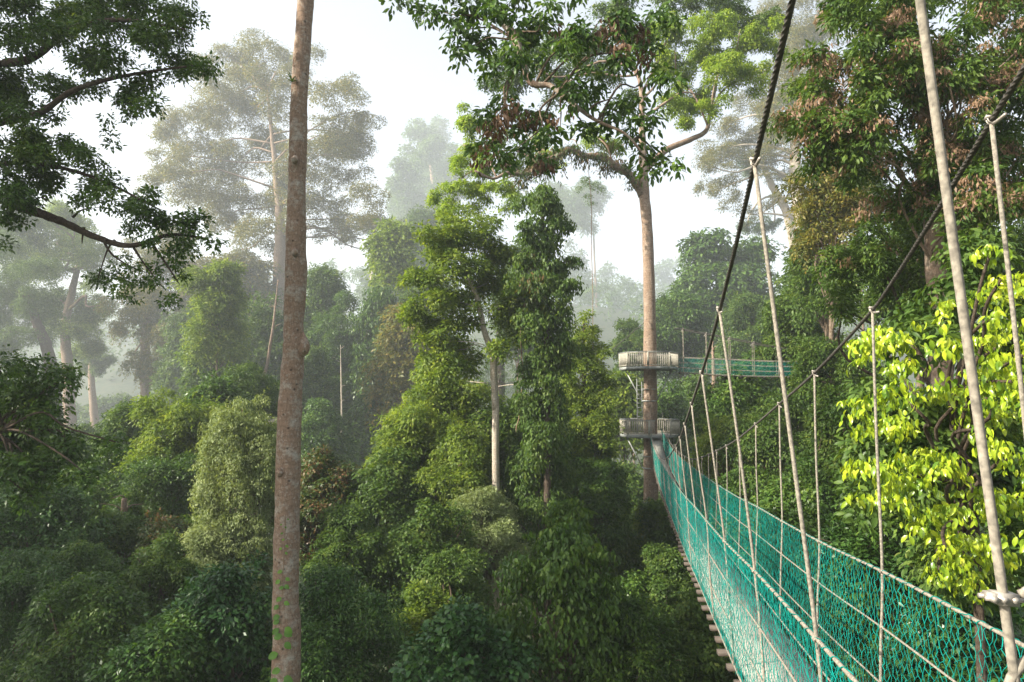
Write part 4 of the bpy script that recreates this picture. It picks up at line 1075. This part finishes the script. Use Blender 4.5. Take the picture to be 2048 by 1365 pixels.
# ------------------------------------------------------------------ forest masses, one tree each
F = [  # label, px, py, hw, hh, Y, material, style, more
 # left half
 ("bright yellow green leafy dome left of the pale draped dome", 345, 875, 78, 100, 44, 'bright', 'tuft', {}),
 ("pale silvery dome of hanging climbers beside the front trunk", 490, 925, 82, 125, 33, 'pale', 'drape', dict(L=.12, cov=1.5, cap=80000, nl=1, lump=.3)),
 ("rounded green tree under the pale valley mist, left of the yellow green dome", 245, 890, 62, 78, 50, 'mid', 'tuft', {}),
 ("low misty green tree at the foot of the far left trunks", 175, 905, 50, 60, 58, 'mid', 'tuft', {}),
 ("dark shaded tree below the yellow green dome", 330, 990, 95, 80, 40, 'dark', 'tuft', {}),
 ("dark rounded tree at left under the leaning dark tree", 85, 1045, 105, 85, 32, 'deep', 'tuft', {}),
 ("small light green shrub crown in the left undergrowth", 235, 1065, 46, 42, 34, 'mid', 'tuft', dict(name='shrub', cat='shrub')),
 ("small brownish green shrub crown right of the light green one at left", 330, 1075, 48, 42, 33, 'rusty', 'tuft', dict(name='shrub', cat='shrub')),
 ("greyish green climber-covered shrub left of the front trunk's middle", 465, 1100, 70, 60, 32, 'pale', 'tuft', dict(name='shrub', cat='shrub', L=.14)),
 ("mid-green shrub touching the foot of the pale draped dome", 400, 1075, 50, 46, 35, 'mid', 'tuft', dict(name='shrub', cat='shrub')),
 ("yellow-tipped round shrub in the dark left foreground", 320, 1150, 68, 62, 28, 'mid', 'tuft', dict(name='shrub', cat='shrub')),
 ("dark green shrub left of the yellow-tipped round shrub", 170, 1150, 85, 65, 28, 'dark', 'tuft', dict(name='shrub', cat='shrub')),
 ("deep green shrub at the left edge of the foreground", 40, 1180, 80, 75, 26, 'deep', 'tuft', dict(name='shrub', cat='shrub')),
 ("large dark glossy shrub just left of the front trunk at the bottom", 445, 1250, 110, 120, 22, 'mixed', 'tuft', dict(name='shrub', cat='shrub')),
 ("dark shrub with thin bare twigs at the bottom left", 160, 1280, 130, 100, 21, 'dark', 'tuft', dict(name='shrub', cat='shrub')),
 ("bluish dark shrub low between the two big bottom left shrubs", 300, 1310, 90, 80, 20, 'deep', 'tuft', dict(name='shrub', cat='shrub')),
 ("slender light green tree with thin pale trunk left of the front trunk", 438, 590, 52, 75, 60, 'bright', 'tuft', {}),
 ("lower crown around the thin pale trunk left of the front trunk", 430, 710, 50, 70, 61, 'mid', 'tuft', {}),
 ("soft green tree half hidden by the front trunk's left side", 515, 665, 48, 85, 66, 'mid', 'tuft', {}),
 ("hazy tree filling the gap left of the slender light green tree", 385, 720, 60, 95, 72, 'mid', 'tuft', {}),
 ("hazy olive tree under the huge misty crown at left", 470, 555, 80, 50, 84, 'olive', 'tuft', {}),
 ("rounded dim tree behind the pale draped dome", 500, 790, 60, 60, 52, 'mid', 'tuft', {}),
 ("dim tree right behind the yellow green dome", 420, 815, 55, 65, 50, 'dark', 'tuft', {}),
 ("mid-green tree filling the hollow below the far left trunks", 60, 960, 90, 90, 46, 'mid', 'tuft', {}),
 ("dark tree at left edge behind the leaning dark tree's leaves", -20, 900, 90, 110, 52, 'dark', 'tuft', {}),
 ("dim green tree between the far left trunks and the rounded green tree", 190, 980, 80, 80, 44, 'dark', 'tuft', {}),
 ("hazy low tree at the foot of the misty valley gap", 225, 830, 40, 40, 95, 'mid', 'tuft', {}),
 ("misty bush-like tree around the feet of the far left trunks", 120, 850, 70, 40, 100, 'mid', 'tuft', {}),
 ("misty low tree at the left edge under the forked trunk", 20, 820, 60, 50, 92, 'dark', 'tuft', {}),
 # middle, behind and right of the front trunk
 ("reddish-topped tree just right of the front trunk", 655, 985, 72, 85, 40, 'rusty', 'tuft', {}),
 ("dim hazy tree right of the front trunk under the mist", 640, 855, 48, 60, 58, 'dark', 'tuft', {}),
 ("tall grey misty tree right of the front trunk's bulge", 670, 690, 44, 120, 66, 'dark', 'tuft', {}),
 ("second tall grey misty tree with hanging strands right of the first", 745, 680, 46, 120, 66, 'dark', 'drape', {}),
 ("pyramid shaped misty tree between two slim grey trunks", 770, 800, 44, 70, 70, 'mid', 'tuft', {}),
 ("dim rounded tree below the slim grey trunks", 715, 850, 56, 56, 62, 'dark', 'tuft', {}),
 ("thin olive tree with fine branches left of the vine-laden bright tree", 795, 690, 50, 85, 62, 'olive', 'tuft', dict(cov=.7)),
 ("pale hazy crown left above the vine-laden bright tree", 800, 570, 44, 60, 105, 'mid', 'tuft', {}),
 ("light misty crown beside the bright tree's upper left side", 845, 480, 50, 55, 100, 'mid', 'tuft', {}),
 ("bright leafy slope crown at the foot of the winding trunk", 890, 800, 84, 75, 45, 'bright', 'tuft', {}),
 ("bright climber-covered tree halfway down the sunny slope", 820, 880, 78, 78, 43, 'bright', 'tuft', {}),
 ("green climber-covered tree lowest on the sunny slope", 765, 985, 74, 82, 40, 'mid', 'tuft', {}),
 ("leafy tree with drooping broad leaves in the centre of the sunny slope", 925, 925, 78, 66, 40, 'bright', 'tuft', {}),
 ("green tree in front of the winding trunk's foot", 1015, 880, 64, 60, 44, 'mid', 'tuft', {}),
 ("climber-draped tree below the cone-shaped tree", 1075, 960, 72, 70, 40, 'mid', 'drape', {}),
 ("sunlit bush between the cone-shaped tree and the platform trunk", 1240, 800, 36, 60, 55, 'bright', 'tuft', {}),
 ("warm-lit tangle of leaves below the lower platform's left side", 1195, 915, 40, 55, 47, 'mid', 'tuft', {}),
 ("shaded tree left of the platform trunk's base", 1190, 985, 60, 60, 44, 'dark', 'tuft', {}),
 ("broad green mound in the middle of the lower forest", 850, 1090, 110, 80, 34, 'mid', 'tuft', {}),
 ("green mound just right of the front trunk's lower half", 715, 1100, 82, 75, 33, 'mid', 'tuft', {}),
 ("silvery green mound under the centre of the sunny slope", 965, 1040, 78, 58, 37, 'pale', 'tuft', dict(L=.15)),
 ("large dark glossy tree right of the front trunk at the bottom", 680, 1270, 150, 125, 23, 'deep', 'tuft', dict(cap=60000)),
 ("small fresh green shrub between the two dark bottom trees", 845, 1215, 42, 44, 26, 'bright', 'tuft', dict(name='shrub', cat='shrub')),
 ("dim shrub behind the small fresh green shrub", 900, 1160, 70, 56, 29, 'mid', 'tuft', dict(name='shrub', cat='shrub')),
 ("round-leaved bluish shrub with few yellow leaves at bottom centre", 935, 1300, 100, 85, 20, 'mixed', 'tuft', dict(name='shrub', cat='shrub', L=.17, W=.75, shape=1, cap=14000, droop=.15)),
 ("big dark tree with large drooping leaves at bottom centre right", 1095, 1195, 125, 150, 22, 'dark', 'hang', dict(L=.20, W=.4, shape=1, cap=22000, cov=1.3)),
 ("upright leafy point rising from the big drooping-leaved tree", 1135, 1045, 36, 50, 25, 'mid', 'hang', dict(L=.2, W=.4, shape=1, cap=6000)),
 ("sunlit climbers wrapped round the platform trunk's base", 1295, 1085, 30, 78, 47.6, 'bright', 'tuft', dict(name='climber', cat='climber')),
 ("green tree below the bridge beside the platform trunk's foot", 1335, 1190, 62, 90, 34, 'mid', 'tuft', {}),
 ("dark tree at the bottom under the left edge of the bridge", 1260, 1310, 100, 90, 22, 'dark', 'tuft', dict(L=.15)),
 ("shaded tree directly beneath the bridge's boards", 1400, 1290, 90, 100, 24, 'mid', 'tuft', {}),
 ("light-leaved sapling under the bridge's outer crossbeams", 1400, 1150, 40, 60, 36, 'bright', 'tuft', {}),
 ("small tree filling the dark hollow left of the platform trunk's foot", 1225, 1110, 46, 60, 46, 'mid', 'tuft', {}),
 ("low shaded shrub between the drooping-leaved tree and the bridge", 1250, 1215, 56, 60, 34, 'dark', 'tuft', dict(name='shrub', cat='shrub')),
 ("misty mid-green tree between the front trunk and the grey misty trees", 625, 770, 44, 70, 62, 'mid', 'tuft', {}),
 ("misty green crown just right of the front trunk above the bulge", 640, 590, 36, 60, 68, 'mid', 'tuft', {}),
 ("misty green tree left of the vine-laden bright tree's top", 790, 490, 40, 50, 70, 'bright', 'tuft', {}),
 ("green tree close behind the platform trunk under the lower platform", 1262, 985, 44, 60, 53, 'mid', 'tuft', {}),
 ("dim tree behind the ladder between the two platforms", 1330, 830, 50, 60, 56, 'dark', 'tuft', {}),
 ("dark tree under the bridge's far end beside the platform trunk", 1330, 1075, 46, 60, 47, 'dark', 'tuft', {}),
 ("mid-green tree behind the brownish pink tree at the right edge", 2010, 470, 110, 90, 31, 'mid', 'tuft', {}),
 ("green tree glimpsed behind the nearest thick hanging rope", 1830, 520, 90, 80, 33, 'mid', 'tuft', {}),
 ("tall misty green tree closing the gap right of the pinkish trunk", 1690, 300, 60, 80, 60, 'mid', 'tuft', {}),
 ("misty tree closing the gap between the two tall climber-wrapped trees", 1035, 560, 44, 90, 64, 'mid', 'tuft', {}),
 ("misty tree behind the left side of the vine-laden bright tree", 850, 620, 50, 80, 66, 'mid', 'tuft', {}),
 # right of the platforms
 ("dark misty tree standing above the distant bridge, left of the leaning rope", 1440, 545, 88, 80, 72, 'dark', 'tuft', {}),
 ("dim green tree right behind the platform tree trunk", 1365, 640, 62, 66, 66, 'dark', 'tuft', {}),
 ("small sunlit tree peeking left of the platform trunk above the upper platform", 1262, 680, 34, 42, 62, 'mid', 'tuft', {}),
 ("tree above the middle of the distant bridge", 1500, 645, 66, 60, 62, 'mid', 'tuft', {}),
 ("tree with fine leaves above the right end of the distant bridge", 1600, 620, 70, 70, 50, 'mid', 'tuft', {}),
 ("feathery light tree below the misty pinkish trunk", 1640, 500, 62, 70, 44, 'mid', 'tuft', dict(cov=.9)),
 ("airy tree with spreading twigs right of the misty pinkish trunk", 1660, 400, 66, 56, 40, 'olive', 'tuft', dict(cov=.6)),
 ("leafy tree hiding the right end of the distant bridge", 1665, 745, 66, 70, 40, 'mid', 'tuft', {}),
 ("dark leafy tree under the distant bridge", 1470, 815, 80, 70, 50, 'dark', 'tuft', {}),
 ("sunlit tree under the distant bridge beside the lower platform", 1400, 800, 52, 56, 58, 'mid', 'tuft', {}),
 ("bright-leaved tree behind the bridge cable's lowest stretch", 1445, 905, 66, 62, 44, 'bright', 'tuft', dict(cov=.95)),
 ("green tree right of the bridge between two upright hanging ropes", 1580, 870, 80, 80, 40, 'mid', 'tuft', {}),
 ("tall green tree left of the glossy yellow green leaves", 1690, 880, 64, 100, 30, 'mid', 'tuft', {}),
 ("dark tree behind the far part of the bridge's right net", 1480, 1000, 76, 60, 40, 'dark', 'tuft', {}),
 ("dark rounded tree above the middle of the right net", 1600, 1000, 84, 76, 30, 'dark', 'tuft', {}),
 ("deep shaded tree behind the yellow green leaves", 1800, 900, 110, 130, 17, 'dark', 'tuft', dict(L=.15)),
 ("shaded shrub seen through the right net near the glossy leaves", 1740, 1130, 100, 90, 17, 'deep', 'tuft', dict(name='shrub', cat='shrub', L=.15)),
 ("dark shrub seen through the net at the bottom right corner", 1930, 1290, 140, 110, 13, 'mixed', 'tuft', dict(name='shrub', cat='shrub', L=.15)),
 ("green shrub seen through the middle of the right net", 1600, 1140, 90, 70, 24, 'mid', 'tuft', dict(name='shrub', cat='shrub')),
 ("shaded shrub low behind the right net at the bottom", 1720, 1300, 120, 90, 19, 'dark', 'tuft', dict(name='shrub', cat='shrub')),
 ("dim tree behind the glossy leaves at the right edge", 2040, 900, 90, 180, 15, 'dark', 'tuft', dict(L=.15)),
 ("dim green tree low under the cable at right", 1550, 760, 60, 50, 54, 'dark', 'tuft', {}),
]
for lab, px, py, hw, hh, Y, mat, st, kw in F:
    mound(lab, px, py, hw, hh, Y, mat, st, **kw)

# ------------------------------------------------------------------ bare and slim trunks
def pole_tree(label, pts, Y, r, bark, name="slim_trunk"):
    r *= far(Y) / Y; Y = far(Y)
    q = [at(x, y, Y) for x, y in pts]; b = q[0].copy(); b[2] = float(ground_z(b[0], b[1]))
    if b[2] < q[0][2]: q = [b] + q
    mb = MB(); p = trunk_tube(mb, q, (r * 1.15, r, r * .85, r * .25), 9, .16, 24)
    
    for k in range(7, 23, 3):
        limb(mb, p[k], p[k] + np.array([rng.normal() * 5, rng.normal() * 4, rng.uniform(1, 5)]) * r, r * .3, r * .06, .1, 5, 6)
    tag(mb.build(name, BM[bark], None, True), label, "trunk")
pole_tree("thin pale trunk leaning right behind the pale draped dome", [(521, 810), (536, 720), (548, 640), (556, 560)], 62, .15, 'grey')
pole_tree("thin pale trunk under the slender light green tree", [(441, 830), (440, 740), (437, 660), (438, 600), (439, 560)], 61.5, .12, 'pale')
pole_tree("slim grey trunk in the dim mist right of the front trunk", [(683, 870), (683, 790), (682, 740), (681, 690)], 60, .075, 'pale')
pole_tree("brown trunk in the mist near the pyramid shaped tree", [(750, 850), (750, 780), (747, 700)], 66, .24, 'grey')
pole_tree("short reddish trunk standing right below the distant bridge", [(1428, 820), (1428, 760), (1426, 712), (1425, 690)], 53, .17, 'grey')
pole_tree("ghostly pale trunk in the mist under the huge crown", [(745, 640), (744, 540), (742, 480)], 120, .5, 'pale')
pole_tree("lone reddish stump poking out of the left undergrowth", [(247, 1045), (248, 1030), (247, 1020)], 36, .13, 'grey', "tree_stump")

# ------------------------------------------------------------------ far forest in the mist
FT = [(1215, 575, 26, 40, 230), (1250, 590, 24, 36, 210), (1175, 570, 20, 40, 200), (1330, 560, 30, 40, 240), (1290, 600, 30, 36, 220), (1145, 520, 22, 40, 190), (720, 570, 34, 60, 150), (650, 560, 34, 60, 160), (800, 520, 30, 60, 170)]
FL = ["leftmost rounded ghost tree of the misty skyline left of the platform trunk", "pale skyline tree next to the platform trunk in thick mist", "faint skyline tree seen just above the cone-shaped tree", "faint skyline tree right of the platform trunk",
      "faint low skyline tree directly behind the platform trunk", "faint tall skyline tree touching the climber column", "faint tree deep in the mist right of the front trunk, second from it", "faint tree deep in the mist closest to the front trunk", "faint tree deep in the mist below the pale layered crown"]
for (px, py, hw, hh, Y), lab in zip(FT, FL):
    mound(lab, px, py, hw, hh, Y, 'mid', group="ghostly trees on the misty skyline", cap=12000, k=12)

def far_forest():
    n = 400
    x = rng.uniform(-820, 900, n); y = rng.uniform(450, 1250, n)
    z = ground_z(x, y) + rng.uniform(8, 24, n)
    r = rng.uniform(16, 25, n)
    cl = np.stack([x, y, z, r, r, r * .9], -1)
    v, l, s = foliage(cl, 3.5, .8, cap=150000)
    o = mesh_np("far_forest", v, l, s, LM['mid']); tag(o, "distant forest blurred by morning mist", kind="stuff")
far_forest()

def undergrowth():
    n = 620
    y = 15 + 95 * rng.random(n) ** 1.3; x = (rng.random(n) * 2 - 1) * (10 + y * .95)
    z = ground_z(x, y) + rng.uniform(.5, 6.0, n)
    r = rng.uniform(1.4, 3.0, n)
    cl = np.stack([x, y, z, r, r, r * .8], -1)
    v, l, s = foliage(cl, .36, .85, cap=170000)
    o = mesh_np("undergrowth", v, l, s, LM['dark']); tag(o, "dark leafy undergrowth on the forest floor", kind="stuff")
undergrowth()

# trees on the slope left of the view: outside the frame, their shade falls across the valley bottom
SH = [(-42, 14, 8, 8), (-48, 24, 6, 8), (-46, -2, 9, 8), (-54, 12, 13, 7), (-52, 34, 2, 8), (-42, 5, 23, 7)]
for i, (x, y, z, r) in enumerate(SH):
    k = 16; u = norm(rng.normal(size=(k, 3))); pos = np.array([x, y, z]) + u * np.array([r, r, r * .7]) * .7
    cl = np.concatenate([pos, np.full((k, 3), r * .42)], 1)
    tree("forest_tree", ["tall tree left of the view", "tall tree left of the view"][0], "tree", cl, 'dark', .5, None, (.6, .3), 'dark', 1.2, limbs=.2, cap=9000, group="trees outside the left edge")

# ------------------------------------------------------------------ morning mist
def haze():
    lo = 1e9; hi = -1e9
    for o in scene.objects:
        if o.type == 'MESH':
            n = len(o.data.vertices); a = np.empty(n * 3, np.float32); o.data.vertices.foreach_get("co", a)
            zz = a.reshape(-1, 3)[:, 2]; lo = min(lo, float(zz.min())); hi = max(hi, float(zz.max()))
    m = bpy.data.materials.new("mist"); m.use_nodes = True; nt = m.node_tree; nt.nodes.clear()
    out = nt.nodes.new("ShaderNodeOutputMaterial"); v = nt.nodes.new("ShaderNodeVolumePrincipled")
    v.inputs["Density"].default_value = HAZE
    v.inputs["Color"].default_value = (.90, .955, 1.0, 1)
    v.inputs["Anisotropy"].default_value = .25
    nt.links.new(v.outputs[0], out.inputs["Volume"])
    mb = MB(); mb.box([0, 765, (lo - 1 + hi + 1) / 2], 2310, 1780, hi - lo + 2)
    o = mb.build("haze", m); tag(o, "thin morning mist filling the valley", kind="stuff")
haze()
